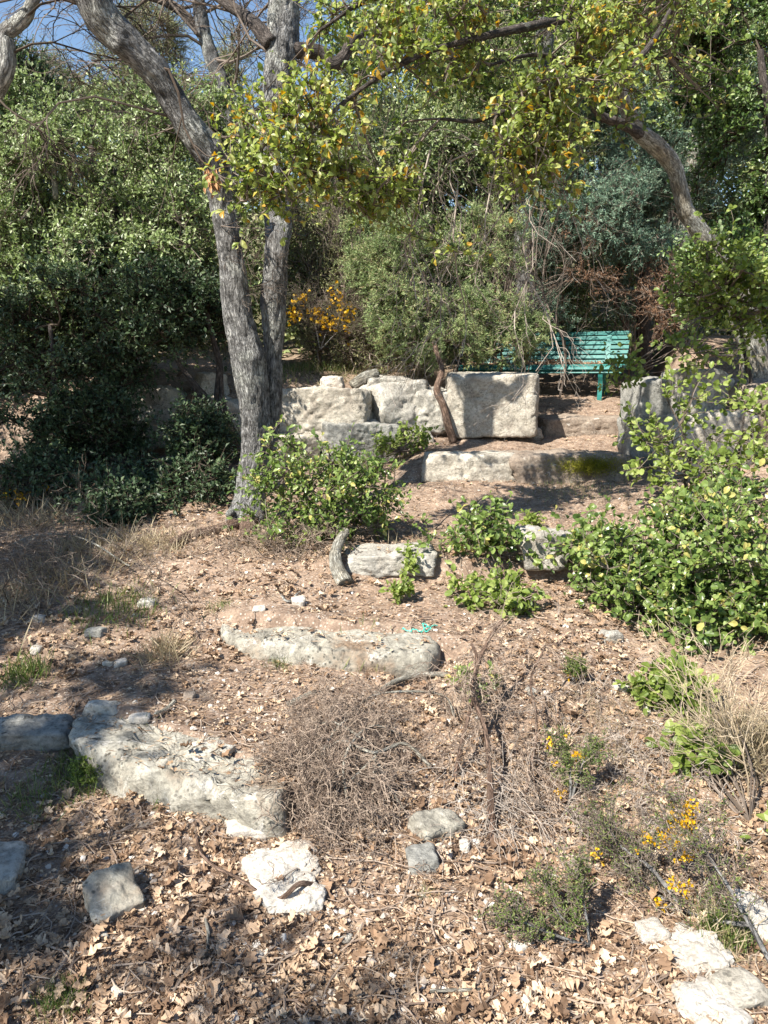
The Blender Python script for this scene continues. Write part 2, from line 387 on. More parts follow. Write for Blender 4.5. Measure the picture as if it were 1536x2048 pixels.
def ground_mat():
    m, t, b, out = nmat('earth')
    geo = N(t, 'NewGeometry'); v = geo.outputs['Position']
    n1 = noise(t, v, 1.6, 6, .6); n2 = noise(t, v, 14, 6, .65); n3 = noise(t, v, 85, 5, .7)
    c = ramp(t, n2, [(.28, (.12, .082, .06)), (.5, (.25, .18, .135)), (.72, (.46, .355, .265))])
    c = mix(t, ramp(t, n1, [(.4, (0,)*3), (.65, (.55,)*3)]), c, (.36, .26, .19))
    vo = N(t, 'TexVoronoi', feature='F1'); vo.inputs['Scale'].default_value = 75; t.links.new(v, vo.inputs['Vector'])
    cs = ramp(t, vo.outputs['Color'], [(.55, (0,)*3), (.62, (.8,)*3)])
    st = ramp(t, vo.outputs['Distance'], [(.28, (1,)*3), (.42, (0,)*3)])
    c = mix(t, mix(t, 1.0, cs, st, 'MULTIPLY'), c, (.50, .44, .37))
    c = mix(t, .8, c, ramp(t, n3, [(.3, (.45,)*3), (.65, (1.15,)*3)]), 'MULTIPLY')
    # far hillside: dull green brown
    sx = N(t, 'SeparateXYZ'); t.links.new(v, sx.inputs[0])
    far = N(t, 'MapRange'); far.inputs[1].default_value = 10; far.inputs[2].default_value = 14; t.links.new(sx.outputs[1], far.inputs[0])
    c = mix(t, far.outputs[0], c, ramp(t, n2, [(.3, (.06, .06, .03)), (.7, (.16, .14, .08))]))
    t.links.new(c, b.inputs['Base Color']); b.inputs['Roughness'].default_value = .95; b.inputs['Specular IOR Level'].default_value = .1
    ad = N(t, 'Math', operation='MULTIPLY_ADD'); t.links.new(n3, ad.inputs[0]); ad.inputs[1].default_value = .5; t.links.new(n2, ad.inputs[2])
    bump(t, b, ad.outputs[0], 1.0, .012)
    return m

# ------------------------------------------------------------------ ground sheet
def axis(lo, hi, fine_lo, fine_hi, d0, g):
    c = list(np.arange(fine_lo, fine_hi, d0)); a = fine_hi; d = d0
    while a < hi: c.append(a); d *= g; a += d
    c.append(hi); a = fine_lo; d = d0; L = []
    while a > lo: d *= g; a -= d; L.append(max(a, lo))
    return np.array(sorted(set(L + c)))
xs = axis(-400, 400, -3.4, 3.6, .022, 1.06); ys = axis(-60, 480, 1.2, 9.6, .022, 1.05)
X, Y = np.meshgrid(xs, ys); Z = Hn(X, Y)
pp = np.stack([X, Y, 0*X], -1)
near = (1-smooth(10, 14, Y))
Z = Z + near*(0.006*fbm(pp*22, 2, 31) + 0.004*fbm(pp*55, 1, 37))
nx = len(xs); idx = np.arange(X.size).reshape(X.shape)
F = np.stack([idx[:-1, :-1], idx[:-1, 1:], idx[1:, 1:], idx[1:, :-1]], -1).reshape(-1, 4)
g = mesh('ground', np.stack([X, Y, Z], -1).reshape(-1, 3), [F], ground_mat(), smooth_=True); tag(g, kind='structure')

# ------------------------------------------------------------------ rocks
_ico = {}
def ico(sub):
    if sub not in _ico:
        import bmesh
        bm = bmesh.new(); bmesh.ops.create_icosphere(bm, subdivisions=sub, radius=1)
        V = np.array([v.co[:] for v in bm.verts]); Fc = np.array([[v.index for v in f.verts] for f in bm.faces]); bm.free()
        _ico[sub] = (unit(V), Fc)
    return _ico[sub]

def rock(name, label, c, size, mat, seed=1, rotz=0, tilt=(0, 0), box=.7, k=26, rough=1.0, sub=5, cuts=10, group=None, cat='rock', parent=None):
    """an angular stone: softened intersection of a jittered box and a few random cutting planes"""
    r = np.random.default_rng(seed); D, Fc = ico(sub)
    n = [np.array(a, float) for a in ((1,0,0),(-1,0,0),(0,1,0),(0,-1,0),(0,0,1),(0,0,-1))]
    n = [unit(a + r.standard_normal(3)*.13*(1.4-box)) for a in n]; h = [1*(1+.06*r.standard_normal()) for _ in n]
    for _ in range(cuts):
        a = unit(r.standard_normal(3)); n.append(a); h.append(np.abs(a).sum()*(.72+.22*r.random()+.1*box))
    S = 0
    for a, hh in zip(n, h): S = S + (np.maximum(D@a, 0)/hh)**k
    R = S**(-1/k)
    V = D*R[:, None]
    V = V*(np.asarray(size, float)/2)
    s0 = float(np.mean(size))
    lo = fbm(V*(2.2/s0)+seed*3.1, 4, seed); fi = fbm(V*26+seed, 4, seed+50)
    md = fbm(V*8.5+seed*1.7, 3, seed+21); cr_ = np.exp(-(np.abs(fbm(V*np.array([3.1, 3.1, 5.5])/max(s0, .25)*.45+seed, 3, seed+33))/.03)**2)
    V = V + unit(V)*(lo*.036*s0*rough+(md*.027*min(s0, .5)+fi*.011*min(1, s0*3))*rough - cr_*.026*min(s0, .6))[:, None]
    ax, ay = tilt
    def rot(V, a, i, j):
        c_, s_ = math.cos(a), math.sin(a); W = V.copy(); W[:, i] = c_*V[:, i]-s_*V[:, j]; W[:, j] = s_*V[:, i]+c_*V[:, j]; return W
    V = rot(V, ax, 1, 2); V = rot(V, ay, 0, 2); V = rot(V, rotz, 0, 1)
    V = V+np.asarray(c)
    o = mesh(name, V, [Fc], mat, parent, smooth_=True, loc=c)
    if parent is None: tag(o, label, cat, group)
    return o

def rock_px(name, label, u, v, Yd, wpx, hpx, depth, mat, **kw):
    """boulder whose face is centred where the photo shows it at distance Yd"""
    c = at(u, v, Yd); k = Yd*1.0/FPX
    return rock(name, label, c, (wpx*k, depth, hpx*k), mat, **kw)

def slab(name, label, outline_px, Yz, drop, mat, seed=1, thick=.2, rise=0.0):
    """step stone: outline of its top in world space (from ground plane Yz), sides going down into the soil"""
    P = []
    for (u, v) in outline_px:
        d = rays(u, v); t = (Yz(u, v)-EYE)/d[2]; q = np.array([0, 0, EYE])+d*t; P.append(q)
    P = np.array(P); c = P.mean(0)
    cl = np.vstack([P, P[:1]]); seg = np.linalg.norm(np.diff(cl, axis=0), axis=1); s = np.concatenate([[0], np.cumsum(seg)])
    n = 260; t = np.linspace(0, s[-1], n, endpoint=False)
    B = np.stack([np.interp(t, s, cl[:, i]) for i in range(3)], -1)
    for _ in range(3): B = (np.roll(B, 1, 0)+2*B+np.roll(B, -1, 0))/4
    rings = []
    prof = [(f, 0.0) for f in (0.02, .15, .3, .45, .6, .72, .82, .9, .95)] + [(.98, -.006), (1.0, -.02), (1.012, -.04)] + [(1.02+.03*math.sin(3*q), -.04-q) for q in np.linspace(.015, thick, 12)]
    nrm = np.cross(np.roll(B, -1, 0)-np.roll(B, 1, 0), [0, 0, 1]); nrm = unit(nrm)
    if np.sum((B-c)*nrm) < 0: nrm = -nrm
    for (f, z) in prof:
        if f <= .98: q = c+(B-c)*f
        else: q = c+(B-c)*.98 + nrm*(f-.98)*.5
        q = q.copy(); q[:, 2] += z
        q[:, 2] += 0.0 if z < 0 else .006*math.sin(f*3)
        rings.append(q)
    V = np.array(rings)
    V = V + (fbm(V*3.3+seed, 3, seed)*.022)[..., None]*np.array([.8, .8, .55]) + (fbm(V*9+seed, 4, seed+9)*.010)[..., None]*np.array([.8, .8, 1]) + (fbm(V*34, 3, seed+5)*.005)[..., None] - (np.exp(-(np.abs(fbm(V*np.array([4.5, 4.5, 9])+seed, 3, seed+61))/.06)**2)*.012)[..., None]*np.array([0, -.6, 1]) + (np.maximum(fbm(V*14+seed, 2, seed+71)-.45, 0)*-.05)[..., None]*np.array([0, -.5, 1])
    m = len(prof); idx = np.arange(m*n).reshape(m, n)
    Fq = np.stack([idx[:-1], np.roll(idx[:-1], -1, 1), np.roll(idx[1:], -1, 1), idx[1:]], -1).reshape(-1, 4)[:, ::-1]
    V = V.reshape(-1, 3); V = np.vstack([V, V[:n].mean(0)])
    cap = np.stack([np.roll(idx[0], -1), idx[0], np.full(n, len(V)-1)], -1)[:, ::-1]
    o = mesh(name, V, [Fq, cap], mat, smooth_=True, loc=c); tag(o, label, 'step stone')
    return o, B
exec_rocks = []

STEPS = []
# step 1: the long slanting stone lower left
def zpl(a, b, u0, u1): return lambda u, v: a+(b-a)*(u-u0)/(u1-u0)
s1, b1 = slab('step_stone', 'long pale stone step with grey lichen, lowest and nearest of the path', [(140, 1462), (150, 1432), (205, 1402), (262, 1424), (330, 1448), (420, 1462), (500, 1500), (560, 1528), (580, 1562), (560, 1600), (520, 1592), (440, 1560), (370, 1556), (300, 1540), (235, 1520), (185, 1500)], zpl(.20, .17, 140, 580), 0, M['rock_step'], 3, .26)
s2, b2 = slab('step_stone', 'flat grey brown stone step beside the scrap of teal netting', [(432, 1250), (446, 1226), (520, 1228), (620, 1246), (700, 1262), (790, 1254), (860, 1264), (872, 1286), (860, 1304), (780, 1306), (700, 1300), (620, 1290), (540, 1284), (470, 1274)], zpl(.292, .292, 430, 870), 0, M['rock_step'], 8, .22)
# step 3: two stones with a gap
rock_px('step_stone', 'low white stone to the right of the short bent stump', 778, 1119, 4.36, 180, 44, .26, M['rock'], seed=21, box=.9, cat='step stone')
rock_px('step_stone', 'rounded grey white stone at the foot of the leafy shoot', 1085, 1098, 4.38, 110, 76, .26, M['rock'], seed=22, box=.5, rotz=.25, cat='step stone')
rock_px('stone', 'small brown rock behind the rounded grey white stone', 1150, 1085, 4.75, 70, 40, .2, M['rock_brown'], seed=23, box=.5, sub=4)
# step 4
rock_px('step_stone', 'pale weathered stone kerb below the large limestone block', 935, 936, 6.46, 185, 62, .34, M['rock_warm'], seed=31, box=1.0, rotz=-.03, cat='step stone')
rock_px('step_stone', 'dark brown stone kerb with a cushion of yellow moss', 1130, 940, 6.40, 240, 70, .34, M['rock_brown'], seed=32, box=1.0, cat='step stone')
# step 5
rock_px('step_stone', 'brown mottled stone step just below the bench', 1165, 858, 7.9, 190, 54, .36, M['rock_brown'], seed=33, box=1.0, cat='step stone')
rock_px('stone', 'small pale stone at the lower right corner of the large block', 1058, 868, 7.6, 50, 26, .16, M['rock_warm'], seed=34, sub=4)
# the big block
rock_px('limestone_block', 'large squared pale limestone block in front of the bench', 985, 807, 7.62, 188, 120, .55, M['rock_warm'], seed=41, box=1.25, k=22, rotz=-.10, rough=.55, cuts=4, sub=6)
# boulder wall
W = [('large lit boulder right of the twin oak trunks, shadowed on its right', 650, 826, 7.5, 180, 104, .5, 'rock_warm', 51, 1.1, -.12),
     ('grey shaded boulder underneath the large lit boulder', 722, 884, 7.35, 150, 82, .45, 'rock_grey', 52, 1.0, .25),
     ('small white rock sitting on top of the large lit boulder', 664, 768, 7.8, 46, 30, .2, 'rock_white', 53, .4, 0),
     ('low pinkish boulder at the foot of the twin oak, partly in leaves', 595, 900, 7.3, 90, 64, .4, 'rock_warm', 54, .7, .2),
     ('jagged whitish boulder between the large block and the lit boulder', 800, 810, 7.62, 120, 100, .4, 'rock', 55, .5, .3),
     ('lichen spotted boulder touching the left side of the large block', 868, 822, 7.6, 80, 84, .35, 'rock', 56, .5, -.2),
     ('small rounded stone wedged at the base of the boulder wall', 838, 882, 7.4, 50, 44, .2, 'rock', 57, .3, 0),
     ('flat stone under the log on the boulder wall', 775, 775, 7.9, 90, 40, .35, 'rock', 58, .8, .1),
     ('pale boulder left of the twin oak trunk', 445, 856, 7.4, 90, 110, .4, 'rock_warm', 59, .9, .15),
     ('upper pale rock between thin dark stems left of the twin oak', 420, 778, 7.8, 60, 60, .35, 'rock', 60, .5, .4),
     ('half hidden pale boulder in the shade of the left oaks', 300, 838, 7.6, 140, 120, .5, 'rock_warm', 61, .8, -.2),
     ('leftmost speckled boulder deep under the left oaks', 235, 960, 7.2, 110, 80, .45, 'rock', 62, .7, .3),
     ('low boulder behind stems in the deep shade', 330, 955, 7.3, 70, 70, .35, 'rock', 63, .6, .1),
     ('grey rock showing through the scrub above the boulder wall', 915, 650, 9.8, 70, 50, .4, 'rock_grey', 64, .5, 0),
     ('pale rock above the bench among the juniper sprays', 1018, 634, 10.3, 40, 30, .3, 'rock', 65, .4, 0)]
for (lb, u, v, yd, wp, hp, dp, mt, sd_, bx, rz) in W:
    rock_px('boulder', lb, u, v, yd, wp, hp, dp, M[mt], seed=sd_, box=bx, rotz=rz, group='boulders of the dry stone wall', cat='boulder', sub=6 if wp > 120 else 5)
# right-hand boulders
W = [('dark grey upright boulder beside the steps on the right', 1300, 850, 6.7, 90, 190, .5, 'rock_grey', 71, .9, .1),
     ('pale rounded boulder topping the right hand rock pile', 1385, 800, 6.5, 100, 110, .5, 'rock', 72, .6, .3),
     ('tall cream boulder seen through the round leaved oak', 1400, 920, 6.3, 170, 200, .6, 'rock_warm', 73, .9, -.1),
     ('dark brown boulder at the right edge of the rock pile', 1510, 860, 6.4, 140, 190, .6, 'rock_brown', 74, .8, .2),
     ('blue grey flat rock at the foot of the right rock pile', 1400, 1018, 5.9, 120, 56, .4, 'rock_grey', 75, .6, .1),
     ('white rock low at the right edge above the green bush', 1525, 1010, 5.8, 90, 70, .4, 'rock_white', 76, .5, 0)]
for (lb, u, v, yd, wp, hp, dp, mt, sd_, bx, rz) in W:
    rock_px('boulder', lb, u, v, yd, wp, hp, dp, M[mt], seed=sd_, box=bx, rotz=rz, group='boulders right of the steps', cat='boulder')

# loose stones on the ground
def gstone(label, u, v, wpx, hpx, mat, seed, flat=.5, rotz=0, name='stone', sink=.3, tilt=(0, 0), box=.4, sub=4, group=None, cat='stone', k=12):
    bed = name == 'bedrock'
    c = gp(u, v+hpx*.35); kk = np.linalg.norm(c-np.array([0, 0, EYE]))/FPX
    wd = wpx*kk; ht = wd*flat; dp = max(hpx*kk*1.15, wd*.5); c = c+np.array([0, 0, ht*(.5-sink)])
    return rock(name, label, c, (wd, dp, ht), M[mat], seed=seed, rotz=rotz, tilt=tilt, box=.0 if bed else box, sub=6 if bed else sub, group=group, cat=cat, k=5 if bed else k, rough=2.6 if bed else 1.3)
gstone('angular grey green stone tilted on the leaf litter, lower left', 232, 1782, 84, 80, 'rock_step', 81, .55, .55, tilt=(.35, .1), box=1.2, sub=5, sink=.28, k=24)
gstone('flat grey slab half in shade at the left edge', 60, 1462, 150, 58, 'rock_grey', 82, .3, .1, box=.8, sub=5)
gstone('bluish pale stone cut off by the left edge near the bottom', 2, 1722, 80, 90, 'rock', 83, .45, .2, box=.8, sub=5)
gstone('flat pinkish white bedrock patch below the longest step', 560, 1712, 110, 150, 'rock_white', 84, .28, .3, box=.5, sub=5, sink=.5, name='bedrock')
gstone('cream bedrock hump by the looping dry root', 598, 1790, 110, 72, 'rock_white', 85, .34, .1, box=.3, sub=5, sink=.5, name='bedrock')
gstone('small cream rock touching the front of the lichen step', 510, 1660, 100, 32, 'rock_white', 86, .26, .1, box=.5, sink=.2)
gstone('white bedrock under the yellow broom, lower right', 1390, 1885, 110, 110, 'rock_white', 87, .36, .5, box=.4, sub=5, sink=.5, name='bedrock')
gstone('white rock at the bottom edge, lower right', 1425, 2015, 90, 110, 'rock_white', 88, .4, .2, box=.4, sub=5, sink=.5, name='bedrock')
gstone('orange stained rock near the bottom right corner', 1478, 1990, 80, 60, 'rock_warm', 89, .4, .4, sub=4)
gstone('pale rock at the right edge behind the broom stem', 1518, 1815, 60, 110, 'rock_white', 90, .5, .2, sub=5)
gstone('small white stone lying left of the white bedrock', 1300, 1868, 44, 36, 'rock_white', 91, .7, .2)
gstone('yellowish flat stone in front of the dead brushwood', 872, 1650, 88, 50, 'rock_step', 92, .5, .5, tilt=(.2, -.1), box=1)
gstone('rounded grey stone among leaves below the brushwood', 846, 1728, 58, 50, 'rock_grey', 93, .6, .2)
gstone('whitish flat pebble on the soil behind the lowest step', 280, 1437, 40, 20, 'rock_white', 94, .35)
gstone('pale flat rock at the back corner of the lowest step', 205, 1412, 66, 24, 'rock', 95, .35)
gstone('small white stone near the bent white root', 518, 1214, 22, 14, 'rock_white', 96, .5)
gstone('pale stone beside the bent white root', 597, 1196, 26, 22, 'rock_white', 97, .7)
gstone('grey stone in the shaded soil, left of the middle step', 298, 1206, 34, 24, 'rock', 98, .5)
gstone('small orange brown stone behind the lowest step', 378, 1386, 22, 18, 'rock_brown', 99, .7)
gstone('pale stone half buried under the right hand oak bush', 1222, 1272, 44, 28, 'rock', 100, .6)
gstone('flat stone in shade left of the path', 192, 1272, 36, 22, 'rock_grey', 101, .4)
pair = [(216, 1326), (242, 1321), (75, 1300), (325, 1490), (322, 1486), (402, 1500), (455, 1502), (52, 2012), (236, 1998), (150, 1915), (165, 1912), (516, 1938), (205, 1880), (80, 1240), (1040, 1895), (735, 1440), (1290, 1420), (1240, 1380), (690, 1890), (1110, 1750), (930, 1690), (1060, 1400)]
PL = ['left of a pair of small pale stones in the shade left of the path', 'right of a pair of small pale stones in the shade left of the path', 'small pale stone far left in shade above the flat grey slab', 'small pale stone on the dirt behind the lowest step',
      'tiny pale stone touching another behind the lowest step', 'small stone resting near the front edge of the lowest step', 'small orange tinted stone near the front edge of the lowest step', 'small pale stone in the bottom left corner',
      'round pale stone at the bottom edge, lower left', 'left of two white pebbles touching below the tilted grey green stone', 'right of two white pebbles touching below the tilted grey green stone', 'flat round pebble in leaves, bottom centre', 'small pale stone in leaves directly below the tilted grey green stone',
      'small pale stone in shade at the left edge', 'small pale stone in leaves under the flowering low broom', 'small pale stone between the brushwood heap and the lying root', 'small pale stone right of the leafy sprig', 'small pale stone on bare soil under the lush oak bush', 'small pale stone in the leaf litter, bottom centre',
      'small pale stone right of the dead brushwood', 'small pale stone in front of the dead bush', 'small pale stone behind the standing dead bush']
for k, (u, v) in enumerate(pair):
    gstone(PL[k], u, v, 20+(k*7) % 12, 12+(k*5) % 8, 'rock_white' if k % 3 else 'rock', 110+k, .5, k*.7, group='small pale stones among the leaves', sub=3)

# gravel: far too many to count
def scatter_xy(n, y0, y1, p=1.5, seed=1, hw=.62, off=.9):
    r = np.random.default_rng(seed); u = r.random(n)
    a = 1-p; y = (y0**a+(y1**a-y0**a)*u)**(1/a)
    x = (r.random(n)*2-1)*(hw*y+off)
    return x, y
def gravel():
    D, Fc = ico(1); n = 14000; x, y = scatter_xy(n, 1.2, 6.5, 2.0, 5)
    keep = fbm(np.stack([x, y, 0*x], -1)*1.2, 3, 77) > -.15; x, y = x[keep], y[keep]; n = len(x)
    r = np.random.default_rng(6); s = .004+.011*r.random(n)**3
    J = D[None]*(1+.25*r.standard_normal((n, len(D), 1)))*s[:, None, None]*np.array([1, .8, .6])
    a = r.random(n)*6.28; c, s_ = np.cos(a)[:, None], np.sin(a)[:, None]
    J = np.stack([J[..., 0]*c-J[..., 1]*s_, J[..., 0]*s_+J[..., 1]*c, J[..., 2]], -1)
    V = J+np.stack([x, y, Hn(x, y)+s*.3], -1)[:, None]
    Fc = (Fc[None]+(np.arange(n)*len(D))[:, None, None]).reshape(-1, 3)
    m, t, b, _ = nmat('gravel'); at_ = N(t, 'Attribute'); at_.attribute_name = 'rnd'
    t.links.new(ramp(t, at_.outputs['Fac'], [(0, (.22, .18, .15)), (.6, (.45, .39, .33)), (1, (.66, .62, .56))]), b.inputs['Base Color']); b.inputs['Roughness'].default_value = .9
    tag(mesh('gravel', V.reshape(-1, 3), [Fc], m, rnd=np.repeat(r.random(n), len(D))), 'small pale pebbles scattered through the soil of the path', 'gravel', kind='stuff')
gravel()

# ------------------------------------------------------------------ litter
SLABS = [(b1, .0), (b2, .0)]
def inside(poly, x, y):
    c = np.zeros(len(x), bool); P = poly[:, :2]; Q = np.roll(P, -1, 0)
    for (x1, y1), (x2, y2) in zip(P, Q):
        if y1 != y2: c ^= ((y1 > y) != (y2 > y)) & (x < (x2-x1)*(y-y1)/(y2-y1)+x1)
    return c
def top_z(x, y):
    z = Hn(x, y)
    for B, _ in SLABS:
        i = inside(B, x, y); z = np.where(i, B[:, 2].mean()+.005, z)
    return z
def slab_mask(x, y):
    i = np.zeros(len(x), bool)
    for B, _ in SLABS: i |= inside(B, x, y)
    return i
def litter():
    parts = []; n = 30000; x, y = scatter_xy(n, 1.1, 9.5, 1.75, 11)
    r = np.random.default_rng(12); p = np.stack([x, y, 0*x], -1)
    dens = .55+.75*fbm(p*1.1, 3, 41)
    dens *= np.where((y > 2.5) & (y < 3.2), .62, 1)
    dens *= np.where((y > 3.15) & (y < 4.4), 1.7, 1)
    dens *= np.where((y > 4.6) & (x > -.4) & (x < 2.2), .35, 1)     # the upper path is mostly needles
    dens *= np.where((y > 2.75) & (y < 3.35) & (x < -.1) & (x > -1.2), .35, 1)
    dens *= np.where((y > 1.0) & (x < -.55) & (y < 2.0), .5, 1)
    dens *= np.where(slab_mask(x, y), .22, 1)
    k = r.random(n) < dens; x, y = x[k], y[k]; n = len(x)
    z = top_z(x, y)+.004+.022*r.random(n)**2
    tm = [T_lobed(100+i, [.0, .2, .35, -.2, .1, .6][i % 6], [.03, .12, -.1, .2, .06, .16][i % 6]) for i in range(12)]
    wh = r.integers(0, 12, n); a = r.random(n)*6.283
    d = np.stack([np.cos(a), np.sin(a), .20*r.standard_normal(n)], -1)
    nr = np.stack([.22*r.standard_normal(n), .22*r.standard_normal(n), np.ones(n)], -1)
    sz = .018+.042*r.random(n)**1.3
    for i in range(12):
        q = wh == i; parts.append(leaves(np.stack([x, y, z], -1)[q], d[q], nr[q], sz[q], tm[i], r.random(q.sum())))
    # small broken bits
    n2 = 90000; x, y = scatter_xy(n2, 1.1, 9.8, 1.6, 13); a = r.random(n2)*6.283
    k = r.random(n2) < np.where(slab_mask(x, y), .25, 1); x, y, a = x[k], y[k], a[k]; n2 = len(x)
    parts.append(leaves(np.stack([x, y, top_z(x, y)+.003+.008*r.random(n2)], -1), np.stack([np.cos(a), np.sin(a), .25*r.standard_normal(n2)], -1),
                        np.stack([.4*r.standard_normal(n2), .4*r.standard_normal(n2), np.ones(n2)], -1), .005+.022*r.random(n2)**2, T_diamond(.6, .1), r.random(n2)))
    V, F, R = cat_parts(parts)
    tag(mesh('leaf_litter', V, F, M['litter'], rnd=R), 'dry tan oak leaves covering the path', 'leaf litter', kind='stuff')
    # needles and fine sticks
    n3 = 90000; x, y = scatter_xy(n3, 1.1, 10, 1.2, 14); a = r.random(n3)*6.283
    k = r.random(n3) < np.where(slab_mask(x, y), .3, 1); x, y, a = x[k], y[k], a[k]; n3 = len(x)
    L = .02+.035*r.random(n3)
    V, F, R = leaves(np.stack([x, y, top_z(x, y)+.003+.010*r.random(n3)], -1), np.stack([np.cos(a), np.sin(a), .15*r.standard_normal(n3)], -1),
                     np.stack([0*x, 0*x, 1+0*x], -1), L, T_needle(.08), r.random(n3))
    tag(mesh('needle_litter', V, F, M['needles'], rnd=R), 'reddish brown fallen needles and wood crumbs on the soil', 'needle litter', kind='stuff')
    # twigs lying about
    n4 = 3600; x, y = scatter_xy(n4, 1.2, 8, 1.5, 15); a = r.random(n4)*6.283; L = .04+.18*r.random(n4)**2
    t = np.linspace(-.5, .5, 5)[None, :, None]
    d = np.stack([np.cos(a), np.sin(a), 0*a], -1)[:, None]; pr = np.stack([-np.sin(a), np.cos(a), 0*a], -1)[:, None]
    P = np.stack([x, y, 0*x], -1)[:, None]+d*t*L[:, None, None]+pr*(t**2)*(L*r.standard_normal(n4)*.8)[:, None, None]
    P[..., 2] = Hn(P[..., 0], P[..., 1])+.014
    Rr = (.0012+.0025*r.random(n4))[:, None]*np.linspace(1, .5, 5)[None]
    V, F, R = tubes(P, Rr, 4)
    tag(mesh('twig_litter', V, F, M['twig_brush'], rnd=R), 'thin dead twigs strewn over the ground', 'twigs', kind='stuff')
litter()

# ------------------------------------------------------------------ foliage builder
def Bl(u, v, Y, ru, rv, dep):
    c = at(u, v, Y); k = Y/FPX
    return (c, np.array([ru*k, dep, rv*k]))

def foliage(blobs, ncl, ntw, nlf, twl, lsz, tmpl, anchors, seed, gap=.0, droop=0., shell=.6, bend=.5, up=.8, spread=.9, brad=.010, limbs=True, tip=.0015, noisef=1.6, floor_=True):
    r = np.random.default_rng(seed)
    C = np.array([b[0] for b in blobs]); S = np.array([b[1] for b in blobs])
    vol = np.prod(S, 1)**(2/3); wts = vol/vol.sum()
    k = r.choice(len(blobs), ncl*3, p=wts)
    d = rand_dirs(ncl*3, r); rad = r.random(ncl*3)**(1/3); rad = rad*(1-shell)+shell*(.55+.45*rad)
    P = C[k]+d*S[k]*rad[:, None]
    nz = fbm(P*noisef, 2, seed+5); ok = nz > gap-.3*0
    gz = Hn(P[:, 0], P[:, 1])+.03; ok &= (P[:, 2] > gz-.5); P[:, 2] = np.maximum(P[:, 2], gz+.05*r.random(len(P)))
    P = P[ok][:ncl]; d = (d*S[k])[ok][:ncl]; d = unit(d); n = len(P)
    parts_b = []
    A = np.asarray(anchors, float)
    if limbs and n:
        # join every cluster to an anchor or to a cluster nearer the anchor
        dist = np.linalg.norm(P[:, None]-A[None], axis=2); da = dist.min(1)
        order = np.argsort(da); par = np.zeros((n, 3)); dep = np.zeros(n)
        Ps = P[order]; das = da[order]
        step = 40
        for q0 in range(0, n, step):
            q1 = min(n, q0+step); X_ = Ps[q0:q1]
            pa = A[np.linalg.norm(X_[:, None]-A[None], axis=2).argmin(1)]; best = das[q0:q1]*.75
            if q0 > 0:
                m = np.linalg.norm(X_[:, None]-Ps[None, :q0], axis=2); j = m.argmin(1); mm = m[np.arange(len(j)), j]
                use = mm < best; pa = np.where(use[:, None], Ps[j], pa)
            par[q0:q1] = pa
        t = np.linspace(0, 1, 5)[None, :, None]
        ln = np.linalg.norm(Ps-par, axis=1)[:, None, None]
        mid = r.standard_normal((n, 1, 3))*.13*ln + np.array([0, 0, -.06])*ln
        Q = par[:, None]*(1-t)+Ps[:, None]*t+mid*(4*t*(1-t))
        mx = das.max()+1e-6
        r0 = brad*(1.15-das/mx)+.002
        parts_b.append(tubes(Q, r0[:, None]*np.linspace(1, .7, 5)[None], 4))
    # twigs
    m = n*ntw; base = np.repeat(P, ntw, 0); dd = unit(np.repeat(d, ntw, 0)*bend+rand_dirs(m, r)*spread+np.array([0, 0, up*.35]))
    L = twl*(.45+1.15*r.random(m)**2.2); K = 5; t = np.linspace(0, 1, K)[None, :, None]
    wig = rand_dirs(m, r)[:, None]*L[:, None, None]*.22
    Q = base[:, None]+dd[:, None]*t*L[:, None, None]+wig*np.sin(t*3)+np.array([0, 0, -droop])*(t**2)*L[:, None, None]
    parts_b.append(tubes(Q, np.maximum((.0035*twl/.2)*np.linspace(1, .35, K)[None]*np.ones((m, 1)), tip), 3))
    # leaves
    tt = .15+.85*r.random((m, nlf)); tt[:, 0] = 1.0
    i = np.clip((tt*(K-1)).astype(int), 0, K-2); f = tt*(K-1)-i
    q0 = np.take_along_axis(Q, i[..., None].repeat(3, 2), 1); q1 = np.take_along_axis(Q, (i+1)[..., None].repeat(3, 2), 1)
    pos = (q0*(1-f[..., None])+q1*f[..., None]).reshape(-1, 3)
    ld = unit(np.repeat(dd, nlf, 0)*.55+rand_dirs(m*nlf, r)*.85)
    nr = np.array([-.35, -.45, .9])+rand_dirs(m*nlf, r)*.75
    sz = lsz*(.55+.75*r.random(m*nlf))
    cl = np.repeat(r.random(n)*.6-.3, ntw*nlf)      # whole sprays vary together
    rv = np.clip(r.random(m*nlf)+cl, 0, 1)
    lv = leaves(pos, ld, nr, sz, tmpl, rv)
    return parts_b, lv

def add_fol(parent, fol, leafm, twigm, name='crown', bname='branches'):
    b, lv = fol
    V, F, R = cat_parts(b); mesh(bname, V, F, twigm, parent, rnd=R)
    mesh(name, lv[0], lv[1], leafm, parent, rnd=lv[2])

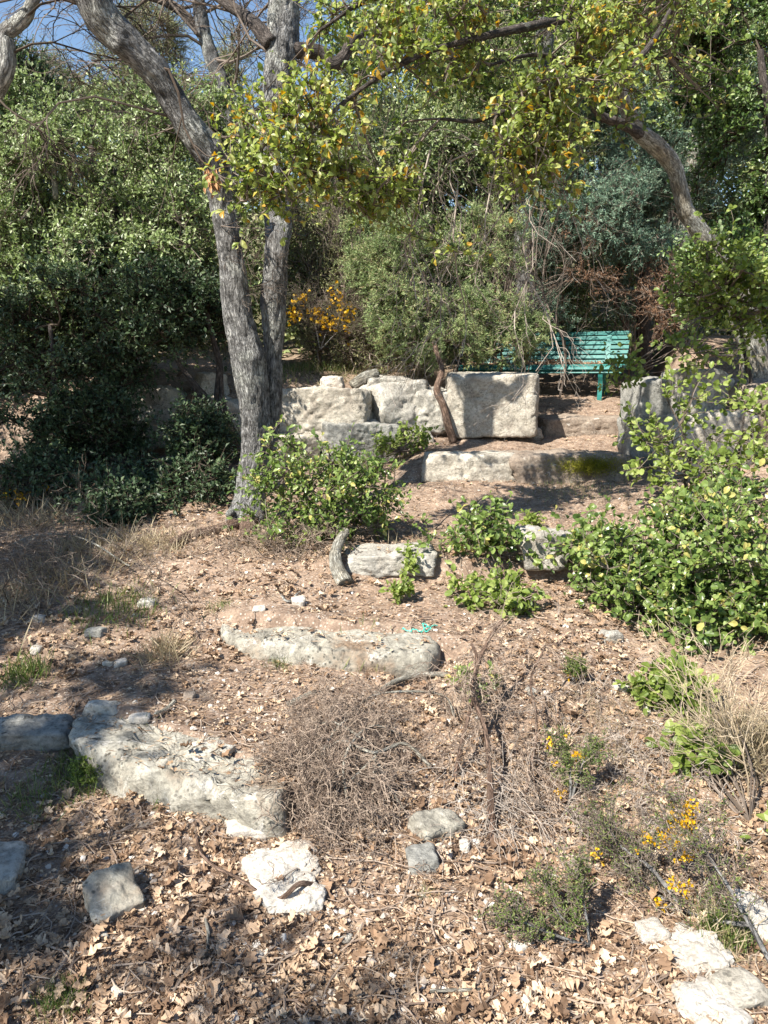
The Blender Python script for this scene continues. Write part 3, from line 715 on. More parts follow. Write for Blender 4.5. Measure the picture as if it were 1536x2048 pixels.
def grow(starts, dirs, lens, rads, levels=3, kids=4, seed=1, droop=0., ang=.7, K=6, wig=.15):
    """bare branching twigs, vectorised per level -> list of tube parts"""
    r = np.random.default_rng(seed); parts = []; tips = []
    P = np.asarray(starts, float); D = unit(np.asarray(dirs, float)); L = np.asarray(lens, float); Rr = np.asarray(rads, float)
    for lev in range(levels):
        n = len(P); t = np.linspace(0, 1, K)[None, :, None]
        w1 = rand_dirs(n, r)[:, None]*wig*L[:, None, None]; w2 = rand_dirs(n, r)[:, None]*wig*.6*L[:, None, None]
        Q = P[:, None]+D[:, None]*t*L[:, None, None]+w1*np.sin(t*2.6)+w2*np.sin(t*6.5)+np.array([0, 0, -droop])*t**2*L[:, None, None]
        parts.append(tubes(Q, np.maximum(Rr[:, None]*np.linspace(1, .45, K)[None], .0009), 5 if lev == 0 else 3))
        tips.append(Q)
        if lev == levels-1: break
        kk = kids if np.isscalar(kids) else kids[lev]
        tt = .2+.8*r.random((n, kk)); i = np.clip((tt*(K-1)).astype(int), 0, K-2); f = (tt*(K-1)-i)[..., None]
        a = np.take_along_axis(Q, i[..., None].repeat(3, 2), 1); b = np.take_along_axis(Q, (i+1)[..., None].repeat(3, 2), 1)
        P = (a*(1-f)+b*f).reshape(-1, 3); T_ = unit((b-a).reshape(-1, 3))
        D = unit(T_+rand_dirs(n*kk, r)*ang); L = np.repeat(L, kk)*(.35+.35*r.random(n*kk)); Rr = np.repeat(Rr, kk)*.5
    return parts, tips
def bare(name, parts, mat, parent):
    V, F, R = cat_parts(parts); return mesh(name, V, F, mat, parent, rnd=R)

def stem_px(pts):   # (u, v, Y, radius px)
    P = np.array([at(u, v, Y) for (u, v, Y, _) in pts]); R = [r_*Y/FPX for (_, _, Y, r_) in pts]; return P, R

# ------------------------------------------------------------------ twin oak, centre left
P1, R1 = stem_px([(492, 1065, 5.22, 52), (496, 1035, 5.22, 44), (500, 1000, 5.25, 33), (503, 950, 5.28, 32), (514, 880, 5.30, 35), (508, 800, 5.30, 38), (492, 700, 5.30, 34), (474, 620, 5.30, 31), (466, 540, 5.30, 30), (455, 470, 5.30, 29), (443, 410, 5.30, 25), (434, 350, 5.28, 29), (424, 315, 5.25, 31), (385, 262, 5.20, 28), (345, 200, 5.15, 26), (315, 150, 5.10, 27), (262, 95, 5.05, 30), (212, 45, 5.00, 32), (184, -10, 4.95, 30), (160, -90, 4.90, 26), (120, -200, 4.80, 22), (100, -330, 4.70, 15)])
R1 = [a*.88 for a in R1]
tw = thing('oak_tree', 'twin trunked oak with cracked grey bark left of the path', 'tree', P1[1])
trunk('trunk', P1, R1, M['bark_grey'], tw, sides=56, step=.018, seed=3, knots=[(3.25, 1.2, .03, .06), (3.05, 4.0, .03, .05), (1.2, 2.2, .015, .05)])
P2, R2 = stem_px([(520, 960, 5.40, 30), (536, 860, 5.44, 26), (543, 780, 5.44, 25), (546, 700, 5.44, 25), (548, 600, 5.44, 29), (553, 500, 5.44, 27), (556, 440, 5.70, 27), (545, 370, 5.70, 24), (541, 300, 5.75, 22), (551, 220, 5.80, 26), (562, 120, 5.85, 33), (566, 30, 5.90, 32), (572, -60, 5.90, 28), (590, -200, 5.90, 22), (600, -330, 5.90, 14)])
R2 = [a*.84 for a in R2]; trunk('trunk', P2, R2, M['bark_grey'], tw, sides=48, step=.02, seed=5)
tr_ = mesh('scar', *(lambda a: (a[0], a[1]))(leaves(at(424, 352, 5.12)[None]+RNG.standard_normal((60, 3))*np.array([.018, .006, .03]), np.array([[.1, 0, -1]]).repeat(60, 0)+RNG.standard_normal((60, 3))*.3, np.array([[0, -1, .2]]).repeat(60, 0)+RNG.standard_normal((60, 3))*.3, .06, T_diamond(.35, .1))), M['wood_raw'], tw, rnd=RNG.random(240)); tr_['label'] = 'orange torn wood where a limb broke off'
# roots
for k, pts in enumerate([[(490, 1045, 5.20, 18), (440, 1062, 4.95, 13), (390, 1070, 4.80, 11), (345, 1085, 4.60, 9)], [(500, 1040, 5.20, 18), (492, 1075, 4.80, 14), (486, 1110, 4.60, 10)], [(470, 1030, 5.25, 14), (462, 1026, 5.10, 9), (456, 1030, 5.05, 6)]]):
    q, rr = stem_px(pts); q[:, 2] = np.maximum(q[:, 2], Hn(q[:, 0], q[:, 1])-.01); trunk('root', q, rr, M['bark_brown'] if k < 2 else M['bark_lichen'], tw, sides=16, step=.02, seed=20+k)
# bare limbs of the twin oak
sts, drs = [], []
for (u, v, Y_) in [(300, 130, 5.6), (240, 70, 5.55), (360, 230, 5.7), (190, 20, 5.5), (560, 120, 6.3), (570, 40, 6.4), (590, -40, 6.4), (545, 230, 6.2), (170, -60, 5.4), (540, 60, 6.3), (440, 450, 5.8), (490, 600, 5.8), (450, 620, 5.8), (575, 570, 6.1)]:
    sts.append(at(u, v, Y_-.5)); drs.append([RNG.uniform(-1, 1), RNG.uniform(-.6, .8), RNG.uniform(-.2, .9)])
pb, _ = grow(sts, drs, [.9]*10+[.4]*4, [.010]*10+[.004]*4, 4, (5, 4, 4), 31, .15)
bare('bare_twigs', pb, M['twig'], tw)
q, rr = stem_px([(585, 100, 5.85, 14), (640, 105, 5.90, 11), (668, 128, 5.90, 11), (690, 110, 5.90, 9), (706, 78, 5.90, 8), (740, 60, 6.00, 5), (790, 40, 6.10, 3)]); trunk('limb', q, rr, M['bark_dark'], tw, sides=14, step=.03, seed=8)
q, rr = stem_px([(545, 90, 5.80, 14), (500, 40, 5.90, 11), (450, 5, 6.00, 9), (400, -30, 6.10, 7)]); trunk('limb', q, rr, M['bark_dark'], tw, sides=14, step=.03, seed=9)

# ------------------------------------------------------------------ pale limbed tree off to the left, its crown shades the left of the path
P3, R3 = stem_px([(-130, 330, 5.2, 26), (-60, 250, 5.1, 20), (-16, 190, 5.05, 16), (8, 145, 5.0, 15), (12, 100, 5.0, 15), (8, 70, 5.0, 14), (30, 52, 5.0, 13), (52, 30, 5.0, 13), (66, 0, 5.0, 12), (92, -60, 5.0, 11), (110, -150, 5, 9)])
lt = thing('holm_oak', 'tree with one pale crooked limb curving in at the top left corner', 'tree', (-3.6, 4.9, .3))
Pb = np.vstack([[-3.5, 4.8, .3], [-3.45, 4.85, 1.4], [-3.3, 5.0, 2.4], P3[0]]); 
trunk('trunk', np.vstack([Pb[:3], P3]), [.16, .13, .11]+list(R3), M['bark_lichen'], lt, sides=28, step=.03, seed=11)
cr = [(np.array([-6.2, 4.2, 5.0]), np.array([1.2, 1.2, .9])), (np.array([-6.1, 2.9, 5.0]), np.array([.9, 1.2, .8])), (np.array([-6.1, 1.9, 5.0]), np.array([.9, 1.0, .7])), (np.array([-5.25, .7, 4.9]), np.array([.75, .8, .5])), (np.array([-4.7, 4.7, 5.2]), np.array([.7, .6, .4])), (np.array([-5.1, -.6, 4.8]), np.array([.55, .8, .5])), (np.array([-4.4, -.9, 4.6]), np.array([1.0, .5, .3]))]
cr = [(c_+np.array([.4, -.45, 0]), s_) for c_, s_ in cr]
add_fol(lt, foliage(cr, 740, 7, 9, .30, .06, T_diamond(.6), [P3[-1], [-3.3, 5, 2.4], [-5, 3.8, 4]], 41, gap=-.1), M['leaf_ilex'], M['twig'])
pb, _ = grow([at(15, 110, 5), at(40, 45, 5), at(66, 0, 5), at(-10, 190, 5)], [[.6, .3, .1], [.8, .2, .2], [.6, .2, .3], [.5, -.2, -.3]], [.6, .7, .7, .5], [.008]*4, 4, 6, 33, .1); bare('bare_twigs', pb, M['twig_dark'], lt)

# ------------------------------------------------------------------ holm oaks massed on the left
small = T_oval(.55, .10, .10); dia = T_diamond(.55, .14)
def tree(name, label, cat, base, stems, blobs, args, leafm, twigm, barkm, group=None, seed=1):
    t = thing(name, label, cat, base, group)
    anc = []
    for k, (pp_, rr_) in enumerate(stems):
        trunk('trunk', pp_, rr_, barkm, t, sides=16, step=.05, seed=seed+k); anc += [catmull(pp_, 14)[j] for j in range(3, 14)]
    if not anc: anc = [base]
    add_fol(t, foliage(blobs, *args['n'], args['tw'], args['sz'], args.get('tm', dia), anc, seed, **args.get('kw', {})), leafm, twigm)
    return t
def vstem(u, v0, v1, Y, r0, lean=0, n=5, seed=0):
    r = np.random.default_rng(seed+abs(int(u))); o = []
    for k in range(n):
        f = k/(n-1); o.append((u+lean*f+r.uniform(-9, 9)*(0 < f < 1), v0+(v1-v0)*f, Y, r0*(1-.6*f)))
    return stem_px(o)

tree('holm_oak', 'broad sunlit holm oak with small pale grey green leaves, upper left', 'tree', at(260, 900, 8.2), [vstem(290, 900, 330, 8.2, 9, -60), vstem(250, 900, 450, 8.4, 8, -90), vstem(120, 820, 300, 8.3, 8, -20)],
     [Bl(270, 400, 8.0, 180, 190, .9), Bl(130, 470, 8.0, 150, 190, .9), Bl(370, 540, 7.7, 110, 150, .7), Bl(330, 300, 8.6, 110, 110, .7), Bl(190, 590, 7.6, 170, 110, .7), Bl(60, 330, 8.6, 100, 140, .8), Bl(440, 260, 8.8, 60, 60, .5)],
     dict(n=(2300, 7, 8), tw=.20, sz=.044, kw=dict(gap=.02, shell=.5, noisef=2.6)), M['leaf_ilex'], M['twig'], M['bark_dark'], seed=51)
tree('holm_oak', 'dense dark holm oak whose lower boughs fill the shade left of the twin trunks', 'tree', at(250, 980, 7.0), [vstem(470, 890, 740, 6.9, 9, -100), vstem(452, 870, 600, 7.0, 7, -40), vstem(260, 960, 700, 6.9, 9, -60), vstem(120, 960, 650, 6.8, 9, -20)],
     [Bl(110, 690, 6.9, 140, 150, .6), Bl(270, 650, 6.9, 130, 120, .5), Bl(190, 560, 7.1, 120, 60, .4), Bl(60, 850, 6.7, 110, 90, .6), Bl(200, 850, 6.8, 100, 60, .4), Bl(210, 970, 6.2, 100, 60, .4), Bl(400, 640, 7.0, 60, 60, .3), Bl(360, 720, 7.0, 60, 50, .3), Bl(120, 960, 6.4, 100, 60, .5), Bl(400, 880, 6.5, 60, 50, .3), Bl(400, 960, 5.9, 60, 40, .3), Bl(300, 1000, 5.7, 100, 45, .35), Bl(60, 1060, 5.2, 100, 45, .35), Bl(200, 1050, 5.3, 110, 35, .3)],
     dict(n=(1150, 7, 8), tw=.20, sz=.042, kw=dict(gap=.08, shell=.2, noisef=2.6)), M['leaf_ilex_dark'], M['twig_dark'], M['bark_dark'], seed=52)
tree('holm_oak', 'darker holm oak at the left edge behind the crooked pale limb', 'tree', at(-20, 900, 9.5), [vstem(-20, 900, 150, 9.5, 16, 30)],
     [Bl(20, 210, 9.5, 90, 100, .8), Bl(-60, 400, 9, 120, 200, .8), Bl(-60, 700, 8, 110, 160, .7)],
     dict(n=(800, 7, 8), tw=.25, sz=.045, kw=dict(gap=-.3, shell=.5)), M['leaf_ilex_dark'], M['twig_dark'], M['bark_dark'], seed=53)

# slender dark stems leaning in front of the boulders
for k, (lb, pts) in enumerate([('slender dark stem leaning left across the boulders', [(478, 900, 6.95, 10), (462, 860, 6.9, 9), (430, 815, 6.85, 7), (395, 775, 6.8, 6), (360, 730, 6.8, 5), (345, 690, 6.8, 3)]),
                               ('thin upright dark stem just left of the twin trunks', [(470, 880, 7.0, 7), (446, 800, 7.0, 5), (440, 730, 7.0, 5), (428, 680, 7.0, 4), (412, 630, 7.0, 4), (405, 580, 7, 2)])]):
    q, rr = stem_px(pts); o = trunk('sapling', q, rr, M['bark_dark'], None, sides=10, step=.03, seed=60+k); tag(o, lb, 'sapling')

# ------------------------------------------------------------------ right hand oak with leaning trunk and overhanging leaves
P4, R4 = stem_px([(1530, 900, 6.9, 34), (1505, 700, 6.9, 30), (1470, 580, 6.85, 26), (1425, 505, 6.8, 22), (1400, 462, 6.75, 20), (1372, 420, 6.7, 20), (1358, 370, 6.65, 18), (1346, 330, 6.6, 18), (1312, 292, 6.5, 19), (1272, 258, 6.4, 19), (1252, 210, 6.3, 17), (1235, 160, 6.2, 17), (1220, 100, 6.1, 17), (1226, 30, 6.0, 16), (1235, -50, 5.9, 14), (1220, -160, 5.7, 10)])
R4 = [a*.84 for a in R4]
ot = thing('oak_tree', 'leaning oak on the right whose yellowing leaves overhang the top of the view', 'tree', P4[0])
trunk('trunk', P4, R4, M['bark_tan'], ot, sides=36, step=.02, seed=13)
limbs_px = [[(1280, 268, 6.4, 14), (1240, 246, 6.2, 11), (1202, 232, 6.1, 10), (1178, 195, 5.9, 9), (1160, 150, 5.7, 8), (1120, 120, 5.4, 7), (1060, 110, 5.1, 5), (980, 130, 4.9, 4)],
            [(1228, 60, 6.0, 13), (1190, 110, 5.7, 10), (1130, 165, 5.4, 10), (1080, 160, 5.1, 9), (1045, 200, 5.0, 7), (960, 240, 4.9, 6), (880, 238, 4.8, 4)],
            [(1230, 10, 5.9, 12), (1120, 40, 5.5, 10), (980, 70, 5.0, 9), (840, 110, 4.8, 7), (720, 180, 4.6, 6), (630, 260, 4.4, 4), (560, 350, 4.3, 3)],
            [(1228, -60, 5.9, 12), (1100, -60, 5.4, 9), (900, -30, 4.9, 8), (740, 0, 4.8, 6), (640, 60, 4.7, 4)],
            [(1235, 160, 6.2, 9), (1300, 90, 6.3, 7), (1340, 20, 6.4, 6), (1370, -60, 6.4, 4)]]
anc = []
for k, l in enumerate(limbs_px):
    q, rr = stem_px(l); trunk('limb', q, [a*.72 for a in rr], M['bark_dark'], ot, sides=12, step=.03, seed=70+k); anc += list(catmull(q, 14)[2:])
ovb = [Bl(520, 430, 4.3, 50, 50, .25), Bl(555, 350, 4.3, 90, 70, .3), Bl(650, 270, 4.4, 100, 85, .35), Bl(780, 170, 4.6, 130, 110, .4), Bl(900, 90, 4.8, 150, 110, .5), Bl(1080, 60, 4.9, 160, 90, .5), Bl(1150, 140, 4.9, 110, 80, .4),
       Bl(980, 210, 4.8, 120, 90, .4), Bl(860, 270, 4.7, 110, 70, .3), Bl(720, 20, 4.9, 110, 70, .5), Bl(1290, 40, 5.2, 90, 70, .4), Bl(900, -60, 4.8, 200, 70, .5), Bl(740, 330, 4.6, 80, 60, .3), Bl(520, 240, 5.2, 30, 20, .2), Bl(640, 390, 4.6, 90, 40, .3), Bl(830, 370, 4.7, 110, 60, .35), Bl(980, 330, 4.8, 120, 60, .35), Bl(1120, 290, 5.0, 90, 70, .3), Bl(1200, 200, 5.2, 60, 70, .3), Bl(900, 480, 4.8, 40, 50, .2), Bl(1080, 360, 4.9, 60, 50, .25), Bl(1010, 400, 4.9, 40, 60, .2), Bl(700, 430, 4.6, 60, 40, .2), Bl(520, 390, 4.3, 50, 60, .2)]
add_fol(ot, foliage(ovb, 560, 5, 6, .19, .041, T_oval(.62, .12, .18), anc, 71, gap=.16, shell=.1, brad=.006, tip=.0012, noisef=2.4), M['leaf_oak_sun'], M['twig'], 'crown')
dpb = [Bl(800, 70, 9.6, 150, 90, .6), Bl(980, 70, 9.6, 160, 90, .6), Bl(1120, 40, 9.0, 150, 80, .6), Bl(1320, 60, 7.6, 90, 110, .5), Bl(1430, 130, 8, 60, 90, .4)]
add_fol(ot, foliage(dpb, 260, 6, 7, .24, .055, T_oval(.6, .12, .15), anc+list(catmull(P4, 14)[8:]), 72, gap=.05, shell=.1, brad=.006, noisef=2.2), M['leaf_oak'], M['twig'], 'crown')
# drooping bare twigs under the crown
sp = [(1095, 170, 4.9), (1088, 250, 4.9), (905, 310, 4.8), (1100, 300, 4.9), (915, 380, 4.8), (860, 300, 4.7), (1080, 380, 4.9), (1010, 250, 4.8), (830, 320, 4.7), (950, 300, 4.8)]
pb, _ = grow([at(*s) for s in sp], [[RNG.uniform(-.3, .3), RNG.uniform(-.2, .2), -1] for _ in sp], [.95, 1.0, .9, 1.0, .8, .7, .9, .6, .6, .8], [.006]*10, 4, (4, 3, 2), 77, .1, ang=.45, wig=.2)
bare('bare_twigs', pb, M['twig_pale'], ot)

# second, deeper layer of foliage in the middle: another oak with small leaves, and its pale trunk
P5, R5 = stem_px([(1058, 690, 10, 30), (1052, 600, 10, 26), (1046, 520, 10, 22), (1048, 450, 10, 22), (1056, 380, 10, 26), (1066, 310, 10, 27), (1080, 230, 10, 22), (1086, 130, 10, 20), (1092, 20, 10, 18), (1100, -120, 10, 14)])
R5 = [a*.8 for a in R5]
mt = tree('oak_tree', 'thick grey trunk standing behind the bench, half hidden by hanging twigs', 'tree', P5[0], [(P5, R5)],
     [Bl(880, 200, 11.5, 190, 170, .9), Bl(1060, 120, 11.5, 190, 170, .9), Bl(760, 330, 11, 100, 110, .6), Bl(1200, 250, 11.5, 120, 140, .8), Bl(960, 400, 11, 120, 70, .5)],
     dict(n=(700, 7, 8), tw=.26, sz=.045, kw=dict(gap=.05, shell=.4)), M['wood_far'], M['twig'], M['bark_grey'], seed=81)

# ------------------------------------------------------------------ junipers
needle = T_needle(.24)
jun = dict(n=(800, 8, 24), tw=.16, sz=.032, tm=needle, kw=dict(gap=-.15, shell=.2, up=.9, bend=.7))
q1_ = stem_px([(908, 886, 7.3, 9), (896, 850, 7.3, 8), (886, 810, 7.35, 7), (874, 780, 7.4, 7), (884, 740, 7.5, 6), (872, 700, 7.6, 5), (860, 640, 7.9, 4), (850, 560, 8.1, 3)])
tree('juniper', 'feathery juniper bush with a thin twisted reddish stem left of the block', 'shrub', q1_[0][0], [q1_],
     [Bl(860, 560, 8.2, 130, 120, .6), Bl(760, 500, 8.6, 80, 80, .5), Bl(980, 500, 8.6, 90, 60, .4), Bl(960, 600, 8.1, 90, 60, .4), Bl(1030, 668, 8.3, 60, 30, .25), Bl(900, 680, 7.9, 60, 45, .3), Bl(810, 640, 8.1, 70, 70, .4), Bl(1000, 695, 8.0, 70, 30, .2), Bl(1040, 655, 8.1, 60, 30, .2), Bl(880, 460, 8.4, 80, 60, .4)],
     jun, M['juniper'], M['twig'], M['bark_brown'], seed=91)
tree('juniper', 'low feathery juniper sprays hiding the left half of the bench', 'shrub', at(1000, 745, 8.1), [vstem(1000, 745, 690, 8.1, 3, 10), vstem(1050, 740, 660, 8.3, 3, 10)],
     [Bl(1005, 700, 8.2, 55, 26, .2), Bl(1050, 668, 8.4, 50, 30, .2), Bl(990, 660, 8.4, 50, 30, .2)],
     dict(n=(60, 7, 20), tw=.12, sz=.030, tm=needle, kw=dict(gap=-2, shell=.1, up=.9, bend=.7, brad=.004)), M['juniper'], M['twig'], M['bark_brown'], seed=193)
q2_ = vstem(1290, 740, 350, 9.8, 14, -10)
tree('juniper', 'tall bluish green juniper standing behind the right end of the bench', 'shrub', q2_[0][0], [q2_],
     [Bl(1250, 440, 9.3, 120, 80, .6), Bl(1120, 430, 9.5, 60, 90, .4), Bl(1330, 330, 9.8, 110, 100, .7), Bl(1420, 250, 10, 90, 90, .7), Bl(1170, 510, 9.7, 80, 60, .5), Bl(1230, 190, 10.2, 80, 50, .5), Bl(1160, 600, 9.6, 90, 50, .5)],
     dict(n=(900, 8, 22), tw=.22, sz=.040, tm=needle, kw=dict(gap=-.15, shell=.3)), M['juniper_blue'], M['twig'], M['bark_dark'], seed=92)
tree('juniper', 'patch of dead rust brown juniper sprays above the bench', 'shrub', at(1230, 700, 9.7), [vstem(1250, 720, 480, 9.7, 7, -20), vstem(1310, 680, 540, 9.2, 9, 10)],
     [Bl(1250, 560, 9.2, 110, 35, .3), Bl(1180, 455, 9.1, 45, 28, .2), Bl(1350, 600, 8.8, 70, 60, .3), Bl(1020, 640, 9.2, 40, 40, .2)],
     dict(n=(100, 8, 14), tw=.2, sz=.028, tm=needle, kw=dict(gap=-.4)), M['rust'], M['twig'], M['bark_brown'], seed=93)
tree('scrub', 'olive green scrub on the terrace behind the small white rock', 'shrub', at(700, 720, 8.8), [vstem(690, 740, 560, 9, 4), vstem(640, 740, 600, 9, 4)],
     [Bl(650, 600, 9.6, 90, 90, .5), Bl(740, 560, 9.6, 90, 110, .6), Bl(700, 690, 8.9, 100, 45, .4), Bl(790, 700, 8.3, 80, 40, .3), Bl(620, 480, 9.8, 70, 90, .5)],
     dict(n=(700, 7, 10), tw=.18, sz=.028, tm=T_diamond(.35), kw=dict(gap=-.2, shell=.2)), M['scrub'], M['twig'], M['bark_brown'], seed=94)

tree('holm_oak', 'sunlit pale green young holm oaks behind the golden broom', 'tree', at(700, 700, 10.6), [vstem(620, 700, 400, 10.6, 6), vstem(760, 700, 420, 10.6, 6, 30), vstem(930, 700, 400, 10.6, 6, -20)],
     [Bl(620, 430, 10.4, 90, 130, .6), Bl(740, 430, 10.6, 110, 110, .6), Bl(900, 400, 10.8, 110, 110, .6), Bl(1130, 520, 10.8, 60, 120, .5), Bl(980, 480, 10.8, 70, 90, .5), Bl(620, 570, 10.2, 80, 60, .5), Bl(690, 300, 11, 110, 90, .6), Bl(860, 320, 10, 100, 70, .5), Bl(1000, 340, 10, 90, 80, .5), Bl(1090, 300, 9.8, 70, 80, .4)],
     dict(n=(1050, 7, 9), tw=.26, sz=.05, kw=dict(gap=.0, shell=.4, noisef=2)), M['leaf_ilex'], M['twig'], M['bark_dark'], seed=191)
# leggy bare saplings between the trunks
for k, (lb, u0, u1, Y_, n_) in enumerate([('thicket of thin bare pale stems behind the golden broom', 590, 760, 9.3, 8), ('thicket of thin arching bare stems around the thick grey trunk', 900, 1150, 9.2, 11), ('thin bare stems rising behind the right end of the bench', 1150, 1340, 9.9, 7)]):
    r = np.random.default_rng(300+k); us = r.uniform(u0, u1, n_); g_ = np.array([at(u, 760, Y_+r.uniform(-.4, .5)) for u in us]); g_[:, 2] = Hn(g_[:, 0], g_[:, 1])
    t_ = thing('bare_shrub', lb, 'shrub', g_.mean(0))
    pb, _ = grow(g_, np.stack([r.normal(0, .16, n_), r.normal(0, .12, n_), np.ones(n_)], -1), r.uniform(1.2, 2.8, n_), r.uniform(.006, .014, n_), 4, (6, 4, 3), 310+k, .12, ang=.45, K=7, wig=.10)
    bare('stems', pb, M['twig'], t_)
# ------------------------------------------------------------------ oaks at the right edge
tree('oak_tree', 'dark leaved oak filling the right edge above the leaning trunk', 'tree', at(1560, 900, 7.8), [vstem(1580, 900, 100, 8, 16, -60)],
     [Bl(1490, 330, 8.4, 80, 180, .7), Bl(1480, 120, 9, 110, 120, .8), Bl(1560, 520, 8, 110, 130, .6), Bl(1440, 560, 7.6, 80, 70, .4), Bl(1380, 160, 9, 70, 90, .5)],
     dict(n=(800, 7, 8), tw=.22, sz=.045, tm=small, kw=dict(gap=.05, shell=.3)), M['leaf_oak_deep'], M['twig_dark'], M['bark_dark'], seed=95)
P6, R6 = stem_px([(1370, 420, 11, 20), (1400, 260, 11, 17), (1418, 165, 11, 19), (1440, 100, 11, 18), (1456, 30, 11, 16), (1465, -80, 11, 12)])
P6 = np.vstack([at(1350, 640, 11), P6]); R6 = [.17]+R6
tree('oak_tree', 'pale trunk in the distance near the top right corner', 'tree', P6[0], [(P6, R6)],
     [Bl(1450, -20, 11, 160, 80, .8)], dict(n=(200, 7, 8), tw=.3, sz=.05, kw=dict(gap=-.1)), M['wood_far'], M['twig_dark'], M['bark_tan'], seed=96)

rl = T_oval(.72, .09, .12)
tree('oak_bush', 'bright round leaved oak sprigs hanging right of the bench', 'bush', at(1480, 900, 6.2), [vstem(1540, 900, 600, 6.2, 7, -70)],
     [Bl(1440, 670, 5.2, 100, 50, .35), Bl(1500, 720, 5.0, 80, 50, .3), Bl(1430, 590, 6.0, 80, 60, .3), Bl(1250, 750, 6.0, 30, 20, .12), Bl(1380, 700, 5.9, 40, 40, .2), Bl(1500, 600, 6.0, 60, 60, .3), Bl(1450, 520, 6.1, 50, 40, .2), Bl(1510, 690, 6.0, 40, 90, .2)],
     dict(n=(120, 5, 6), tw=.18, sz=.044, tm=rl, kw=dict(gap=-.1, shell=.2, brad=.006)), M['leaf_young'], M['twig'], M['bark_dark'], seed=97)
tree('oak_bush', 'thin branched oak bush growing in front of the cream boulders', 'bush', gp(1400, 1090), [vstem(1400, 1090, 850, 5.0, 5, -40), vstem(1460, 1080, 820, 5.0, 5, 30)],
     [Bl(1330, 820, 5.1, 60, 55, .25), Bl(1300, 900, 5.1, 50, 60, .25), Bl(1390, 940, 4.9, 70, 60, .25), Bl(1480, 850, 5.0, 60, 60, .3), Bl(1500, 950, 4.8, 60, 70, .3), Bl(1270, 860, 5.2, 30, 30, .15), Bl(1330, 1000, 4.9, 50, 40, .2)],
     dict(n=(70, 4, 6), tw=.19, sz=.044, tm=rl, kw=dict(gap=-.1, shell=.2, brad=.005)), M['leaf_young'], M['twig'], M['bark_dark'], seed=98)
tree('oak_bush', 'lush deep green oak bush spilling over the path from the right', 'bush', gp(1430, 1420), [stem_px([(1460, 1420, 3.7, 9), (1440, 1300, 3.9, 7), (1400, 1200, 4.0, 5)]), stem_px([(1440, 1400, 3.7, 7), (1340, 1250, 3.9, 5), (1240, 1150, 4.0, 3)])],
     [Bl(1300, 1110, 4.0, 140, 70, .35), Bl(1200, 1130, 4.1, 80, 60, .3), Bl(1440, 1120, 3.8, 120, 100, .4), Bl(1420, 1240, 3.7, 110, 80, .35), Bl(1500, 1330, 3.5, 60, 110, .35), Bl(1480, 1020, 4.2, 90, 50, .3), Bl(1300, 1200, 3.9, 90, 40, .3), Bl(1540, 1200, 3.6, 90, 130, .4), Bl(1400, 1380, 3.5, 40, 60, .2)],
     dict(n=(380, 6, 7), tw=.19, sz=.037, tm=rl, kw=dict(gap=.02, noisef=3, shell=.2, brad=.005)), M['leaf_oak'], M['twig'], M['bark_dark'], seed=99)
tree('oak_bush', 'low sparse oak seedlings at the right edge below the lush bush', 'bush', gp(1500, 1640), [],
     [Bl(1500, 1560, 2.5, 50, 70, .18), Bl(1520, 1650, 2.3, 40, 40, .14), Bl(1400, 1530, 2.6, 30, 40, .12), Bl(1360, 1400, 3.0, 30, 40, .12)],
     dict(n=(46, 4, 5), tw=.08, sz=.045, tm=rl, kw=dict(gap=-.5, shell=.1, brad=.003, tip=.001)), M['leaf_young'], M['twig'], M['bark_dark'], seed=100)

# centre shrubs
tree('oak_bush', 'leafy kermes oak bush at the foot of the twin trunks', 'bush', gp(640, 1110), [vstem(640, 1100, 960, 4.95, 4, -30), vstem(600, 1090, 950, 5.0, 4, -60), vstem(700, 1090, 970, 4.95, 4, 30)],
     [Bl(640, 970, 4.75, 130, 60, .3), Bl(560, 925, 4.85, 70, 45, .2), Bl(745, 980, 4.75, 65, 50, .25), Bl(590, 1040, 4.65, 90, 35, .25), Bl(700, 1045, 4.6, 80, 30, .2)],
     dict(n=(125, 6, 6), tw=.17, sz=.037, tm=small, kw=dict(gap=-.02, noisef=3.5, shell=.1, brad=.004)), M['leaf_oak'], M['twig'], M['bark_brown'], seed=101)
tree('seedling', 'bright green seedlings at the foot of the boulder wall', 'plant', at(800, 900, 6.9), [], [Bl(800, 905, 6.9, 55, 30, .2), Bl(830, 880, 7.0, 25, 25, .1), Bl(700, 935, 6.6, 60, 22, .2)],
     dict(n=(60, 5, 5), tw=.10, sz=.040, tm=small, kw=dict(gap=-.6, shell=.1, brad=.003)), M['leaf_young'], M['twig'], M['bark_brown'], seed=102)
tree('oak_shoot', 'upright leafy oak shoot growing in the middle of the steps', 'bush', gp(1000, 1180), [stem_px([(1005, 1170, 4.3, 5), (1000, 1120, 4.35, 4), (985, 1060, 4.4, 3)])],
     [Bl(980, 1050, 4.4, 55, 40, .18), Bl(1020, 1090, 4.35, 40, 40, .15), Bl(930, 1090, 4.4, 35, 40, .15), Bl(860, 1100, 4.4, 35, 22, .1)],
     dict(n=(42, 5, 5), tw=.12, sz=.040, tm=small, kw=dict(gap=-.5, shell=.1, brad=.003)), M['leaf_oak'], M['twig'], M['bark_brown'], seed=103)
tree('oak_shoot', 'low yellow green oak shoot on the leaf litter below the upright shoot', 'bush', gp(985, 1265), [stem_px([(988, 1262, 3.85, 5), (984, 1220, 3.9, 4), (990, 1180, 3.9, 3)])],
     [Bl(970, 1195, 3.9, 60, 30, .16), Bl(1005, 1235, 3.85, 45, 35, .15), Bl(1030, 1180, 3.9, 30, 20, .1)],
     dict(n=(26, 5, 5), tw=.11, sz=.040, tm=rl, kw=dict(gap=-.5, shell=.1, brad=.003)), M['leaf_young'], M['twig'], M['bark_brown'], seed=104)
